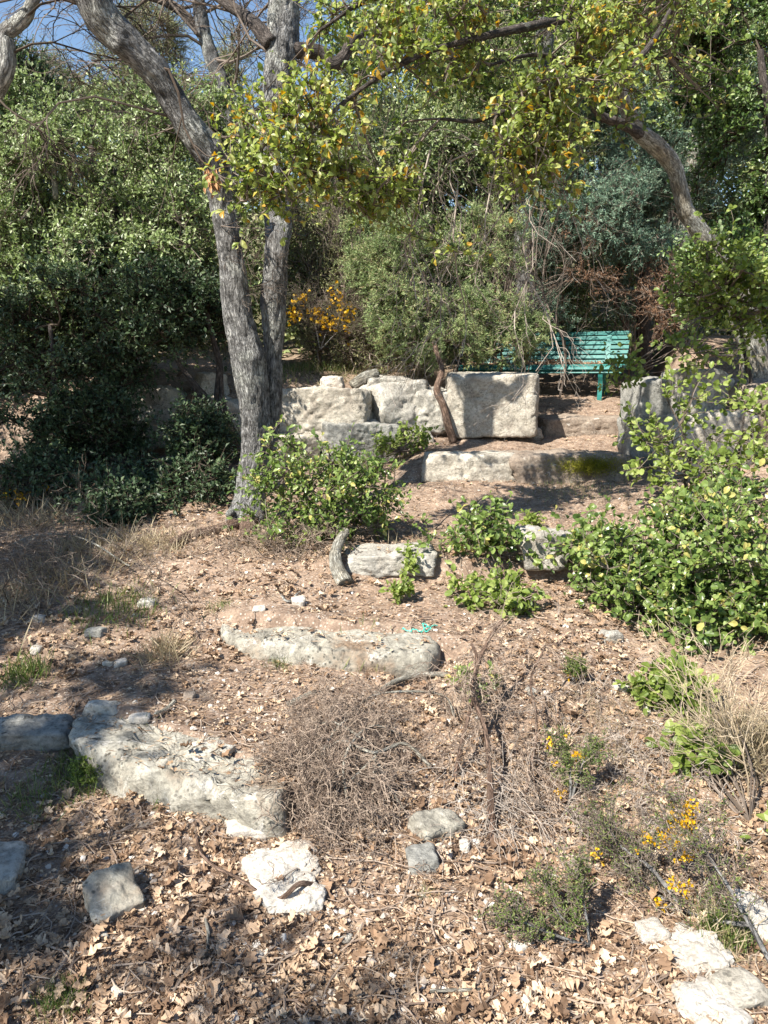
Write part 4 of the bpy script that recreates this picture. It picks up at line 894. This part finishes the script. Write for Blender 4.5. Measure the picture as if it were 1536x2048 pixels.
for k, (lb, u, v, s) in enumerate([('tiny green sprig in leaves right of the bent stump', 808, 1185, 20), ('small sprig of dark leaves at the end of the fallen root', 945, 1375, 34), ('small green plant beside the white step stone', 812, 1130, 30), ('lime green plant on the needle covered tread', 1065, 1045, 16), ('small shoot right of the yellow flowered weed', 1290, 1405, 18)]):
    b_ = gp(u, v+s*.6); yy = b_[1]
    tree('sprig', lb, 'plant', b_, [], [Bl(u, v, yy, s, s*.7, .06)], dict(n=(9, 4, 5), tw=.05, sz=.034, tm=small, kw=dict(gap=-2, shell=.1, brad=.002, tip=.0008)), M['leaf_young'] if k != 1 else M['leaf_oak'], M['twig'], M['bark_brown'], seed=105+k)

# bent stump
q, rr = stem_px([(692, 1062, 4.42, 12), (678, 1085, 4.30, 15), (670, 1112, 4.22, 16), (676, 1140, 4.15, 17), (690, 1168, 4.08, 19)])
st = thing('stump', 'short bent brown stump curving down beside the white step stone', 'stump', q[-1])
trunk('trunk', q, [a*.78 for a in rr], M['bark_tan'], st, sides=24, step=.012, seed=17)

# ------------------------------------------------------------------ bench
def bench():
    m, t, b, _ = nmat('teal_paint'); geo = N(t, 'NewGeometry')
    c = ramp(t, noise(t, geo.outputs['Position'], 9, 5), [(.3, (.010, .115, .105)), (.7, (.018, .19, .17))])
    c = mix(t, ramp(t, noise(t, geo.outputs['Position'], 40, 5, .7), [(.62, (0,)*3), (.72, (.5,)*3)]), c, (.10, .20, .16))
    t.links.new(c, b.inputs['Base Color']); b.inputs['Roughness'].default_value = .5
    C0 = at(1080, 787, 9.35); C0[2] = float(Hn(C0[0], C0[1]))
    C0 = np.array([at(1083, 740, 9.3)[0], 9.3, 0]); C0[2] = at(1083, 735, 9.3)[2]-.37
    ax = unit(np.array([.90, -.40, .012])); up = np.array([0, 0, 1.]); back = np.cross(up, ax); back = unit(back)
    root = thing('park_bench', 'teal slatted park bench with dry leaf litter on its seat', 'bench', C0)
    L = 1.90
    def bar(a, b_, w_, h_, name, n_=2, parent=root, upv=None):
        """rounded rectangular bar from a to b"""
        a = np.asarray(a, float); b_ = np.asarray(b_, float); d = unit(b_-a); U = up if upv is None else upv
        s = unit(np.cross(d, U)); u_ = np.cross(s, d)
        prof = []
        rr_ = min(w_, h_)*.25
        for (cx, cz, a0) in ((w_/2-rr_, h_/2-rr_, 0), (-w_/2+rr_, h_/2-rr_, 90), (-w_/2+rr_, -h_/2+rr_, 180), (w_/2-rr_, -h_/2+rr_, 270)):
            for q in (0, 30, 60, 90): an = math.radians(a0+q); prof.append((cx+rr_*math.cos(an), cz+rr_*math.sin(an)))
        n = len(prof); V = [a+s*x_+u_*z_ for (x_, z_) in prof]+[b_+s*x_+u_*z_ for (x_, z_) in prof]
        V += [a, b_]; i = np.arange(n)
        F4 = np.stack([i, (i+1) % n, (i+1) % n+n, i+n], -1); F3 = np.concatenate([np.stack([(i+1) % n, i, i*0+2*n], -1), np.stack([i+n, (i+1) % n+n, i*0+2*n+1], -1)])
        return np.array(V), [F4, F3], np.zeros(len(V))
    def P(l, bk_, z): return C0+ax*l+back*bk_+up*z
    # profile of slats: front lip, seat, backrest
    seat = [(-.245, .325, 1.2), (-.262, .362, .9), (-.22, .392, .25), (-.165, .392, .0), (-.11, .385, -.08), (-.055, .378, -.08), (0, .372, -.05), (.055, .37, 0), (.11, .375, .1), (.165, .39, .3)]
    backr = [(.215, .43, 1.25), (.235, .485, 1.25), (.255, .54, 1.28), (.275, .595, 1.3), (.292, .65, 1.32), (.308, .705, 1.35), (.32, .758, 1.4)]
    for nm, lst in (('seat_slat', seat), ('backrest_slat', backr)):
        for (bk_, z, tl) in lst:
            nv = unit(up*math.cos(tl)-back*math.sin(tl))
            V, F, _ = bar(P(-L/2, bk_, z), P(L/2, bk_, z), .044, .02, nm, upv=nv); mesh(nm, V, F, m, root)
    # end and middle frames, flat steel, with curved legs
    for l in (-.72, .72):
        path = [(-.20, -.12, .05), (-.215, .05, .05), (-.20, .20, .05), (-.235, .30, .045), (-.20, .37, .04), (-.05, .36, .035), (.12, .355, .035), (.19, .40, .035), (.255, .56, .03), (.33, .78, .03)]
        pts = catmull(np.array([P(l, x_, z_-.012) for (x_, z_, _) in path]), 40)
        ww = np.interp(np.linspace(0, 1, 40), np.linspace(0, 1, len(path)), [w_ for *_, w_ in path])
        T_ = unit(np.gradient(pts, axis=0)); n_ = np.cross(T_, ax)
        V = np.stack([pts+ax*.025+n_*ww[:, None]/4, pts-ax*.025+n_*ww[:, None]/4, pts-ax*.025-n_*ww[:, None]/4, pts+ax*.025-n_*ww[:, None]/4], 1).reshape(-1, 3)
        idx = np.arange(160).reshape(40, 4); F = np.stack([idx[:-1], np.roll(idx[:-1], -1, 1), np.roll(idx[1:], -1, 1), idx[1:]], -1).reshape(-1, 4)
        mesh('leg', V, [F, idx[[0, -1]]], m, root)
        V, F, _ = bar(P(l, .12, .36), P(l, .26, -.12), .05, .03, 'leg'); mesh('rear_leg', V, F, m, root)
    # litter heap on the seat
    r = np.random.default_rng(5); n = 1500; l = r.uniform(-.9, .9, n); bq = r.uniform(-.20, .17, n)
    hh = .045*np.exp(-((bq-.03)/.12)**2)*(.6+.5*np.sin(l*5+1))
    pos = C0+ax*l[:, None]+back*bq[:, None]+up*(.392+r.random(n)*hh+.004)[:, None]
    V, F, R = leaves(pos, rand_dirs(n, r)*np.array([1, 1, .3]), np.array([0, 0, 1.])+.4*r.standard_normal((n, 3)), .03+.04*r.random(n), T_lobed(5, .3, .15), r.random(n))
    tag(mesh('leaf_litter', V, F, M['litter'], rnd=R), 'dry leaves and needles heaped on the bench seat', 'leaf litter', kind='stuff')
bench()

# ------------------------------------------------------------------ far woodland and distant trees
fb = [Bl(60, 330, 14, 200, 130, 1.5), Bl(330, 300, 16, 200, 110, 1.5), Bl(640, 470, 13, 170, 120, 1.2), Bl(900, 420, 14, 200, 200, 1.5), Bl(1150, 420, 13, 180, 160, 1.2), Bl(1350, 300, 14, 160, 220, 1.5), Bl(1500, 250, 13, 160, 260, 1.5),
      Bl(1250, 60, 15, 180, 120, 1.5), Bl(900, 60, 16, 120, 130, 1.5), Bl(300, 520, 12, 300, 150, 1.2), Bl(50, 600, 11, 200, 150, 1.2), Bl(1300, 600, 12, 350, 110, 1.0), Bl(800, 590, 12, 300, 90, 1.0), Bl(1000, 250, 15, 180, 120, 1.5), Bl(-150, 400, 12, 200, 300, 1.5), Bl(1700, 400, 11, 180, 350, 1.2), Bl(660, 640, 11, 120, 60, .6), Bl(820, 150, 17, 130, 160, 1.5), Bl(1000, 60, 17, 150, 140, 1.5), Bl(1150, 150, 16, 150, 140, 1.5), Bl(1400, 60, 15, 200, 160, 1.5), Bl(1200, -60, 16, 350, 90, 1.5), Bl(760, 330, 15, 120, 90, 1.2)]
b_, lv = foliage(fb, 7600, 6, 7, .45, .088, dia, [fb[0][0]], 121, gap=-.35, shell=.4, limbs=False)
tag(mesh('woodland', lv[0], lv[1], M['wood_far'], rnd=lv[2]), 'green woodland closing off the slope behind the terrace', 'woodland', kind='stuff')
# a pine top against the sky
P7, R7 = stem_px([(470, 620, 11, 17), (462, 400, 11, 15), (450, 200, 11, 15), (425, 120, 11, 14), (406, 60, 11, 13), (396, -10, 11, 12), (385, -120, 11, 9)])
bt = thing('oak_tree', 'bare branched grey tree behind the twin trunks near the top', 'tree', P7[0])
trunk('trunk', P7, R7, M['bark_grey'], bt, sides=20, step=.05, seed=19)
q, rr = stem_px([(405, 70, 11, 9), (380, 40, 11, 8), (340, 10, 11, 8), (290, -10, 11, 6)]); trunk('limb', q, rr, M['bark_dark'], bt, sides=10, step=.05, seed=21)
sts = [at(u, v, 11) for (u, v) in [(440, 160), (425, 120), (410, 80), (400, 30), (395, 0), (455, 220), (390, -60), (440, 180), (400, 50), (420, 100), (350, 20), (458, 260)]]
pb, _ = grow(sts, [[RNG.uniform(-1, 1), RNG.uniform(-.5, .3), RNG.uniform(-.3, .8)] for _ in sts], [1.5]*12, [.022]*12, 4, 6, 43, .1); bare('bare_twigs', pb, M['twig'], bt)
tree('pine_tree', 'soft pale green pine crown against the blue sky, upper left', 'tree', at(280, 600, 18), [vstem(270, 640, 120, 18, 12, 20)],
     [Bl(290, 130, 18, 70, 60, 1), Bl(300, 60, 18, 50, 50, .8), Bl(220, 190, 18, 110, 50, 1), Bl(130, 190, 18, 90, 50, 1), Bl(480, 170, 18, 40, 90, .8)],
     dict(n=(420, 8, 14), tw=.5, sz=.10, tm=T_needle(.10), kw=dict(gap=-.1, shell=.3, tip=.003)), M['scrub'], M['twig'], M['bark_dark'], seed=123)
for k, (lb, pts, mt_) in enumerate([('slim grey trunk rising between the twin oak and the scrub', [(672, 640, 11.5, 11), (668, 540, 11.5, 9), (657, 460, 11.5, 10), (654, 380, 11.5, 9), (650, 280, 11.5, 8), (660, 100, 11.5, 6)], 'bark_grey'),
                              ('dark slim trunk standing beside the thick trunk behind the bench', [(1110, 640, 10.6, 14), (1106, 560, 10.6, 12), (1100, 470, 10.6, 11), (1108, 330, 10.6, 9), (1130, 150, 10.6, 7)], 'bark_dark'),
                              ('straight dark trunk left of the distant pale trunk, top right', [(1345, 560, 12, 12), (1350, 300, 12, 12), (1352, 100, 12, 11), (1356, -80, 12, 10)], 'bark_dark'),
                              ('thin pale dead stem among the holm oaks, upper left', [(112, 400, 7.6, 5), (108, 340, 7.6, 5), (102, 290, 7.6, 4)], 'bark_tan'),
                              ('thin dark trunk behind the sunlit holm oak', [(190, 420, 9.2, 6), (186, 330, 9.2, 6), (184, 250, 9.2, 5)], 'bark_dark')]):
    q, rr = stem_px(pts); o = trunk('tree_trunk', q, rr, M[mt_], None, sides=14, step=.05, seed=130+k); tag(o, lb, 'tree trunk')

# ------------------------------------------------------------------ dead brushwood
def brush():
    r = np.random.default_rng(9); c = gp(760, 1560)
    root = thing('brushwood_heap', 'heap of tangled grey dead twigs on the leaf litter', 'brushwood', c)
    n = 1050; sts = []; drs = []
    c0 = gp(790, 1560)
    for _ in range(n):
        u = r.normal(700, 56); v = r.normal(1540, 64)
        if u > 790 and r.random() < .75: u -= 130
        g = gp(u, v+10); sts.append(g+[0, 0, .01+abs(r.normal(0, .04))]); drs.append([r.normal(-.3, 1), r.normal(0, 1), r.normal(.1, .45)])
    pb, _ = grow(sts, drs, r.uniform(.05, .15, n), np.full(n, .0017), 3, (5, 3), 10, .1, ang=.9, K=5, wig=.2)
    bare('twigs', pb, M['twig_brush'], root)
    def on(pts, hs): 
        o = []
        for (u, v), h in zip(pts, hs): g = gp(u, v); g[2] += h; o.append(g)
        return np.array(o)
    for pts, hs, r0 in [([(612, 1548), (680, 1545), (748, 1578), (810, 1548), (862, 1562)], [.03, .10, .13, .10, .04], .005), ([(640, 1642), (700, 1610), (750, 1580)], [.02, .07, .12], .004), ([(740, 1650), (748, 1600), (752, 1580)], [.01, .08, .12], .004),
                        ([(690, 1470), (760, 1438), (880, 1440), (910, 1462)], [.05, .10, .10, .05], .004), ([(620, 1600), (670, 1520), (720, 1470)], [.05, .10, .07], .0035), ([(700, 1660), (690, 1590), (740, 1530), (800, 1500)], [.02, .12, .13, .05], .004), ([(600, 1500), (660, 1500), (740, 1560)], [.03, .10, .13], .003), ([(810, 1640), (770, 1600), (750, 1578)], [.02, .07, .12], .004)]:
        q = on(pts, hs); trunk('branch', q, np.linspace(r0*1.0, r0*1.4, len(q)), M['bark_tan'], root, sides=8, step=.012, seed=5)
    # standing dead stems to its right
    root2 = thing('dead_bush', 'standing dead bush of crooked brown stems beside the brushwood heap', 'dead bush', gp(975, 1640))
    tips = []
    for pts, hs, r0 in [([(985, 1690), (978, 1600), (968, 1540), (945, 1490), (950, 1460), (975, 1420), (1000, 1390)], [.0, .10, .16, .20, .24, .28, .30], .010), ([(905, 1580), (925, 1530), (945, 1480), (950, 1440), (940, 1420)], [.0, .10, .18, .24, .27], .008),
                        ([(1045, 1600), (1065, 1550), (1070, 1500), (1058, 1450), (1085, 1410)], [0, .08, .13, .17, .22], .006), ([(940, 1470), (900, 1450), (860, 1438)], [.2, .15, .12], .004), ([(1050, 1600), (1100, 1640), (1060, 1570)], [0, .03, .05], .003)]:
        q = on(pts, hs); trunk('stem', q, np.linspace(r0*1.2, r0*.6, len(q)), M['bark_brown'], root2, sides=9, step=.012, seed=6); tips += list(catmull(q, 6)[1:])
    tips = np.array(tips); n = len(tips)*5
    pb, _ = grow(np.repeat(tips, 5, 0), rand_dirs(n, r)+[0, 0, .1], r.uniform(.08, .22, n), np.full(n, .0018), 3, (4, 3), 11, .25, ang=.8, K=5); bare('twigs', pb, M['twig_brush'], root2)
    # hanging straw-like fibres
    n = 130; P0 = np.array([gp(r.uniform(880, 1060), r.uniform(1520, 1690)) for _ in range(n)])+np.array([0, 0, .1])*r.random((n, 1))
    pb, _ = grow(P0, np.stack([r.normal(.1, .7, n), r.normal(-.5, .6, n), r.normal(0, .25, n)], -1), r.uniform(.08, .22, n), np.full(n, .0013), 2, 2, 12, .3, K=5); bare('fibres', pb, M['twig_pale'], root2)
brush()

def floor_stick(name, label, pts, hs, r0, r1, mat, cat='stick', sides=12, seed=1):
    q = []
    for (u, v), h in zip(pts, hs): g_ = gp(u, v); g_[2] += h; q.append(g_)
    o = trunk(name, np.array(q), np.linspace(r0, r1, len(q)), M[mat], None, sides=sides, step=.01, seed=seed); return tag(o, label, cat)
floor_stick('root', 'looping brown dry root lying on leaves, bottom left of centre', [(392, 1668), (400, 1720), (430, 1752), (470, 1775), (520, 1806), (560, 1826), (598, 1812), (626, 1796)], [.01, .02, .03, .03, .02, .03, .05, .02], .004, .009, 'bark_brown', 'root')
floor_stick('root', 'gnarled pale root running from the middle step to the leafy sprig', [(740, 1392), (790, 1368), (840, 1358), (895, 1354)], [.0, .03, .03, .01], .010, .016, 'bark_tan', 'root')
floor_stick('stick', 'short thick grey stick lying in front of the middle step', [(575, 1412), (600, 1406), (632, 1396)], [.012]*3, .012, .012, 'bark_tan')
floor_stick('stick', 'short curved stick behind the lowest step', [(312, 1438), (335, 1424), (350, 1408)], [.012]*3, .010, .011, 'bark_tan')
floor_stick('stick', 'thin grey stick across the leaves near the bottom centre', [(860, 2010), (900, 2006), (960, 2002)], [.015]*3, .004, .004, 'bark_tan')
floor_stick('stick', 'upright short stick end in the leaves, bottom left of centre', [(415, 1925), (418, 1890), (412, 1862)], [.0, .02, .03], .005, .004, 'bark_tan')
floor_stick('root', 'small bent white root lying behind the middle step', [(560, 1192), (572, 1203), (588, 1200), (592, 1190), (600, 1184)], [.012]*5, .005, .007, 'bark_lichen', 'root')
floor_stick('stick', 'long thin dry stick in the shade at the left', [(20, 1130), (80, 1118), (170, 1126), (260, 1150)], [.10, .14, .12, .05], .004, .005, 'bark_tan')
floor_stick('stick', 'bent twig on the needle covered tread', [(870, 1062), (905, 1040), (940, 1048)], [.01, .06, .01], .004, .004, 'bark_dark')
# log on the wall
q, rr = stem_px([(704, 772, 7.75, 9), (730, 755, 7.8, 10), (755, 745, 7.85, 8)]); tag(trunk('log', q, rr, M['bark_tan'], None, sides=16, step=.01, seed=4), 'short pale log lying on the boulder wall', 'log')

# teal twine
def twine():
    m, t, b, _ = nmat('teal_plastic'); b.inputs['Base Color'].default_value = (.05, .50, .40, 1); b.inputs['Roughness'].default_value = .4
    pts = [(806, 1256), (806, 1266), (818, 1270), (830, 1266), (842, 1262), (852, 1258), (858, 1252), (846, 1250), (852, 1262), (864, 1256), (874, 1250)]
    q = []
    for k, (u, v) in enumerate(pts): g_ = gp(u, v); g_[2] = .317+.012*(k % 2); q.append(g_)
    q = catmull(np.array(q), 80); q += RNG.standard_normal(q.shape)*.0015
    V, F, _ = tubes(q[None], np.full((1, 80), .0022), 6); parts = [(V, F, np.zeros(len(V)))]
    o = mesh('plastic_netting', V, F, m); tag(o, 'scrap of teal plastic netting lying on the flat step', 'netting')
    pos = q[::2]; V, F, R = leaves(pos, rand_dirs(len(pos)), rand_dirs(len(pos)), .010, T_diamond(.3)); mesh('strand', V, F, m, o)
twine()

# ------------------------------------------------------------------ broom with yellow flowers
def broom(label, base, stems, seed, nfl=26, fl=None, fsz=.011, nkid=7, lfm='grass', L2=.16, group=None):
    """stems: list of world polylines; fine green twigs on them; flower tufts at fl points"""
    r = np.random.default_rng(seed); root = thing('broom', label, 'flowering shrub', base, group)
    sts, drs = [], []
    for q in stems:
        q = np.asarray(q); trunk('stem', q, np.linspace(.006, .002, len(q)), M['bark_grey'], root, sides=8, step=.015, seed=seed)
        c = catmull(q, 24)[6:]; T_ = unit(np.gradient(c, axis=0))
        for _ in range(nkid//2): sts += list(c); drs += list(T_+rand_dirs(len(c), r)*.9)
    n = len(sts); pb, tips = grow(sts, drs, r.uniform(.4, 1, n)*L2, np.full(n, .0013), 3, (4, 4), seed+1, .0, ang=.8, K=5)
    bare('twigs', pb, M['twig'], root)
    Q = np.concatenate([t_.reshape(-1, 3) for t_ in tips[1:]]); Q = Q[r.choice(len(Q), min(len(Q), 3500), False)]
    V, F, R = leaves(Q, rand_dirs(len(Q), r)+[0, 0, .3], rand_dirs(len(Q), r), .006+.008*r.random(len(Q)), T_diamond(.35), r.random(len(Q)))
    mesh('leaves', V, F, M[lfm], root, rnd=R)
    pos = []
    for (c, s, k) in fl: pos.append(np.asarray(c)+r.standard_normal((k, 3))*s)
    pos = np.concatenate(pos); V, F, R = leaves(np.repeat(pos, 3, 0), rand_dirs(len(pos)*3, r), rand_dirs(len(pos)*3, r), fsz*(.6+.6*r.random(len(pos)*3)), T_oval(.8, .2, .1), r.random(len(pos)*3))
    mesh('blossoms', V, F, M['flower'], root, rnd=R)
q1 = [at(1560, 1960, 1.72), at(1500, 1850, 1.78), at(1455, 1770, 1.84), at(1400, 1685, 1.92), at(1372, 1640, 1.97)]
q2 = [at(1500, 1850, 1.78), at(1440, 1842, 1.85), at(1370, 1822, 1.92), at(1290, 1770, 2.0), at(1230, 1700, 2.08)]
q3 = [at(1370, 1822, 1.92), at(1300, 1735, 2.0), at(1240, 1690, 2.1), at(1210, 1640, 2.15)]
broom('spiny broom with yellow flowers leaning in from the lower right corner', q1[0], [q1, q2, q3], 141, nkid=4, L2=.13,
      fl=[(at(1375, 1625, 1.97), .018, 30), (at(1350, 1640, 1.97), .014, 16), (at(1380, 1655, 1.95), .014, 16), (at(1330, 1670, 1.98), .012, 12), (at(1300, 1680, 2.0), .012, 10), (at(1375, 1710, 1.93), .012, 14), (at(1345, 1690, 1.95), .012, 8), (at(1370, 1770, 1.93), .010, 10), (at(1345, 1768, 1.93), .006, 5), (at(1320, 1805, 1.93), .010, 8), (at(1320, 1832, 1.93), .005, 4), (at(1200, 1710, 2.05), .012, 6), (at(1275, 1700, 2.02), .004, 2)])
g0 = gp(1180, 1900)
q4 = [g0, at(1120, 1830, g0[1]+.05), at(1090, 1770, g0[1]+.1)]; q5 = [g0, at(1170, 1820, g0[1]+.03), at(1150, 1740, g0[1]+.08)]; q6 = [g0, at(1060, 1850, g0[1]), at(1020, 1820, g0[1]+.03)]
broom('low yellow flowered broom on the dry leaves, bottom right of centre', g0, [q4, q5, q6], 143, nkid=4, L2=.07,
      fl=[(at(1140, 1722, 2.2), .013, 20), (at(1160, 1735, 2.2), .013, 20), (at(1152, 1755, 2.2), .008, 7), (at(1088, 1790, 2.15), .008, 7), (at(1172, 1798, 2.1), .011, 14), (at(1196, 1808, 2.1), .008, 6), (at(1085, 1830, 2.1), .007, 6), (at(1124, 1846, 2.1), .003, 2), (at(1203, 1743, 2.15), .005, 4)])
g0 = gp(1140, 1600)
broom('small broom tuft with a few yellow flowers right of the dead bush', g0, [[g0, at(1140, 1540, g0[1]+.03), at(1120, 1490, g0[1]+.1)], [g0, at(1165, 1530, g0[1]+.03), at(1190, 1500, g0[1]+.05)]], 145, nkid=4, L2=.06,
      fl=[(at(1100, 1488, g0[1]+.05), .008, 6), (at(1155, 1510, g0[1]+.05), .012, 14), (at(1152, 1538, g0[1]+.03), .007, 5), (at(1125, 1585, g0[1]), .010, 10), (at(1197, 1502, g0[1]+.05), .005, 3), (at(1132, 1470, g0[1]+.1), .005, 3), (at(1108, 1528, g0[1]+.03), .006, 4)])
g0 = gp(1145, 1385)
broom('tiny yellow flowered weed on the bare path', g0, [[g0, g0+[0, 0, .05], g0+[.01, 0, .08]]], 147, nkid=4, L2=.05, fl=[(g0+[0, 0, .05], .016, 14)], fsz=.012)
g0 = gp(50, 1030)
broom('yellow flowering broom in dry grass at the left edge', g0, [[g0, at(50, 1000, g0[1]), at(70, 975, g0[1]+.1)], [g0, at(20, 1000, g0[1]), at(5, 985, g0[1]+.1)]], 149, nkid=6, L2=.16,
      fl=[(at(40, 990, g0[1]), .03, 26), (at(85, 975, g0[1]), .02, 12), (at(15, 992, g0[1]), .02, 14), (at(30, 1085, g0[1]-.2), .02, 5)], fsz=.02)
bc = at(640, 700, 8.4)
broom('broom in golden flower behind the boulder wall', bc, [[bc, at(630, 650, 8.4), at(610, 600, 8.4)], [bc, at(660, 650, 8.4), at(690, 610, 8.4)], [bc, at(680, 660, 8.4), at(720, 640, 8.4)]], 151, nkid=7, L2=.3,
      fl=[(at(585, 628, 8.4), .05, 20), (at(605, 600, 8.4), .05, 14), (at(672, 602, 8.4), .06, 24), (at(690, 640, 8.4), .06, 26), (at(660, 650, 8.4), .05, 22), (at(625, 620, 8.4), .05, 10), (at(640, 632, 8.4), .05, 10)], fsz=.04)

# ------------------------------------------------------------------ grasses, ground plants
def blades(x, y, L, seed, lean=.5, w=.05):
    r = np.random.default_rng(seed); n = len(x); d = np.stack([lean*r.standard_normal(n), lean*r.standard_normal(n), np.ones(n)], -1)
    return leaves(np.stack([x, y, Hn(x, y)], -1), d, rand_dirs(n, r), L*(.5+.8*r.random(n)), T_needle(w), r.random(n))
def tufts(spots, seed):
    r = np.random.default_rng(seed); X_, Y_, L_ = [], [], []
    for (u, v, s, n, L) in spots:
        g_ = gp(u, v); k = g_[1]/FPX; X_.append(g_[0]+r.standard_normal(n)*s*k); Y_.append(g_[1]+r.standard_normal(n)*s*k); L_.append(np.full(n, L))
    return np.concatenate(X_), np.concatenate(Y_), np.concatenate(L_)
x, y, L = tufts([(200, 1555, 45, 900, .05), (150, 1540, 25, 300, .05), (50, 1350, 25, 260, .09), (230, 1230, 50, 380, .09), (560, 1325, 18, 160, .04), (740, 1325, 30, 260, .07), (440, 1215, 18, 160, .04), (120, 2030, 30, 400, .04), (330, 1620, 14, 90, .05), (1160, 985, 50, 200, .06), (1130, 975, 40, 120, .06), (640, 740, 60, 900, .12), (80, 1600, 50, 300, .06), (1450, 1880, 30, 400, .07), (850, 1810, 10, 40, .03), (840, 740, 40, 300, .1)], 3)
V, F, R = blades(x, y, L, 4); tag(mesh('grass', V, F, M['grass'], rnd=R), 'small green grass tufts on the path edges', 'grass', kind='stuff')
x, y, L = tufts([(60, 1200, 70, 350, .18), (150, 1120, 70, 350, .16), (60, 1050, 60, 400, .2), (300, 1110, 50, 400, .14), (330, 1310, 25, 260, .12), (1480, 1500, 45, 500, .16), (1220, 1450, 60, 500, .06), (1180, 1540, 70, 500, .06), (1150, 985, 60, 220, .07), (700, 745, 90, 900, .14), (900, 1100, 60, 200, .1), (1300, 1700, 60, 200, .06), (1110, 1340, 120, 300, .05), (560, 1090, 50, 400, .10), (1450, 1880, 40, 200, .1)], 5)
V, F, R = blades(x, y, L, 6, .8, .035); tag(mesh('dry_grass', V, F, M['grass_dry'], rnd=R), 'straw coloured dry grass at both sides of the path', 'dry grass', kind='stuff')

# rosette of green weeds beside the lowest step
tree('weed', 'bright green creeping weed against the front of the lowest step', 'plant', gp(205, 1560), [], [Bl(200, 1545, gp(205, 1560)[1], 55, 22, .10)], dict(n=(110, 5, 8), tw=.03, sz=.012, tm=T_diamond(.4), kw=dict(gap=-2, shell=.1, brad=.001, tip=.0006)), M['leaf_young'], M['twig'], M['bark_brown'], seed=161)
# straw twigs at the right edge
r = np.random.default_rng(77); g0 = gp(1510, 1560); n = 16
tt = thing('dead_bush', 'spray of bare straw coloured twigs at the right edge', 'dead bush', g0)
pb, _ = grow(np.repeat(g0[None], n, 0)+r.standard_normal((n, 3))*[.08, .05, .01], np.stack([r.normal(-.3, .5, n), r.normal(0, .4, n), np.ones(n)], -1), r.uniform(.25, .42, n), np.full(n, .003), 3, (6, 4), 78, .0, ang=.6); bare('twigs', pb, M['twig_straw'], tt)
r = np.random.default_rng(83); n = 200
U_ = np.concatenate([r.normal(1230, 110, 120), r.normal(1330, 90, 50), r.normal(1100, 60, 30)]); V_ = np.concatenate([r.normal(1500, 100, 120), r.normal(1700, 80, 50), r.normal(1640, 60, 30)])
P0 = np.array([gp(a, b) for a, b in zip(U_, V_)])
pb, _ = grow(P0, np.stack([r.normal(0, .8, n), r.normal(0, .6, n), np.ones(n)*.7], -1), r.uniform(.05, .13, n), np.full(n, .0015), 3, (4, 3), 84, .1, ang=.7, K=5); V, F, R_ = cat_parts(pb)
tag(mesh('dry_weeds', V, F, M['twig_pale'], rnd=R_), 'fine grey dry weeds around the yellow flowered broom', 'dry weeds', kind='stuff')
# dry brush at left
g0 = gp(120, 1150); n = 26
tt = thing('dead_bush', 'dry straggling brush in the shade at the left', 'dead bush', g0)
pb, _ = grow(np.repeat(g0[None], n, 0)+r.standard_normal((n, 3))*[.35, .25, .02], np.stack([r.normal(.2, .8, n), r.normal(-.2, .5, n), np.ones(n)*.7], -1), r.uniform(.25, .55, n), np.full(n, .003), 4, (5, 4, 3), 79, .15, ang=.6); bare('twigs', pb, M['twig'], tt)
# red-leaf mat of fallen twigs beneath kermes oak
g0 = gp(560, 1110); n = 50
tt = thing('dead_bush', 'brown dead sprays under the kermes oak bush', 'dead bush', g0)
pb, _ = grow(np.repeat(g0[None], n, 0)+r.standard_normal((n, 3))*[.22, .10, .02], np.stack([r.normal(0, .8, n), r.normal(-.3, .5, n), np.ones(n)*.7], -1), r.uniform(.1, .25, n), np.full(n, .003), 3, (5, 4), 80, .15, ang=.6); bare('twigs', pb, M['twig_brush'], tt)
# moss on the brown kerb
n = 6000; rr_ = np.random.default_rng(8)
U = rr_.normal(1180, 32, n); Vv = rr_.normal(932, 9, n); pos = np.array([at(u, v, 6.18+rr_.random()*.06) for u, v in zip(U, Vv)])
V, F, R = leaves(pos, rand_dirs(n, rr_)*.6+[0, -.5, .4], rand_dirs(n, rr_), .012, T_diamond(.4), rr_.random(n)); tag(mesh('moss', V, F, M['moss'], rnd=R), 'yellow green moss cushion on the brown kerb stone', 'moss', kind='stuff')
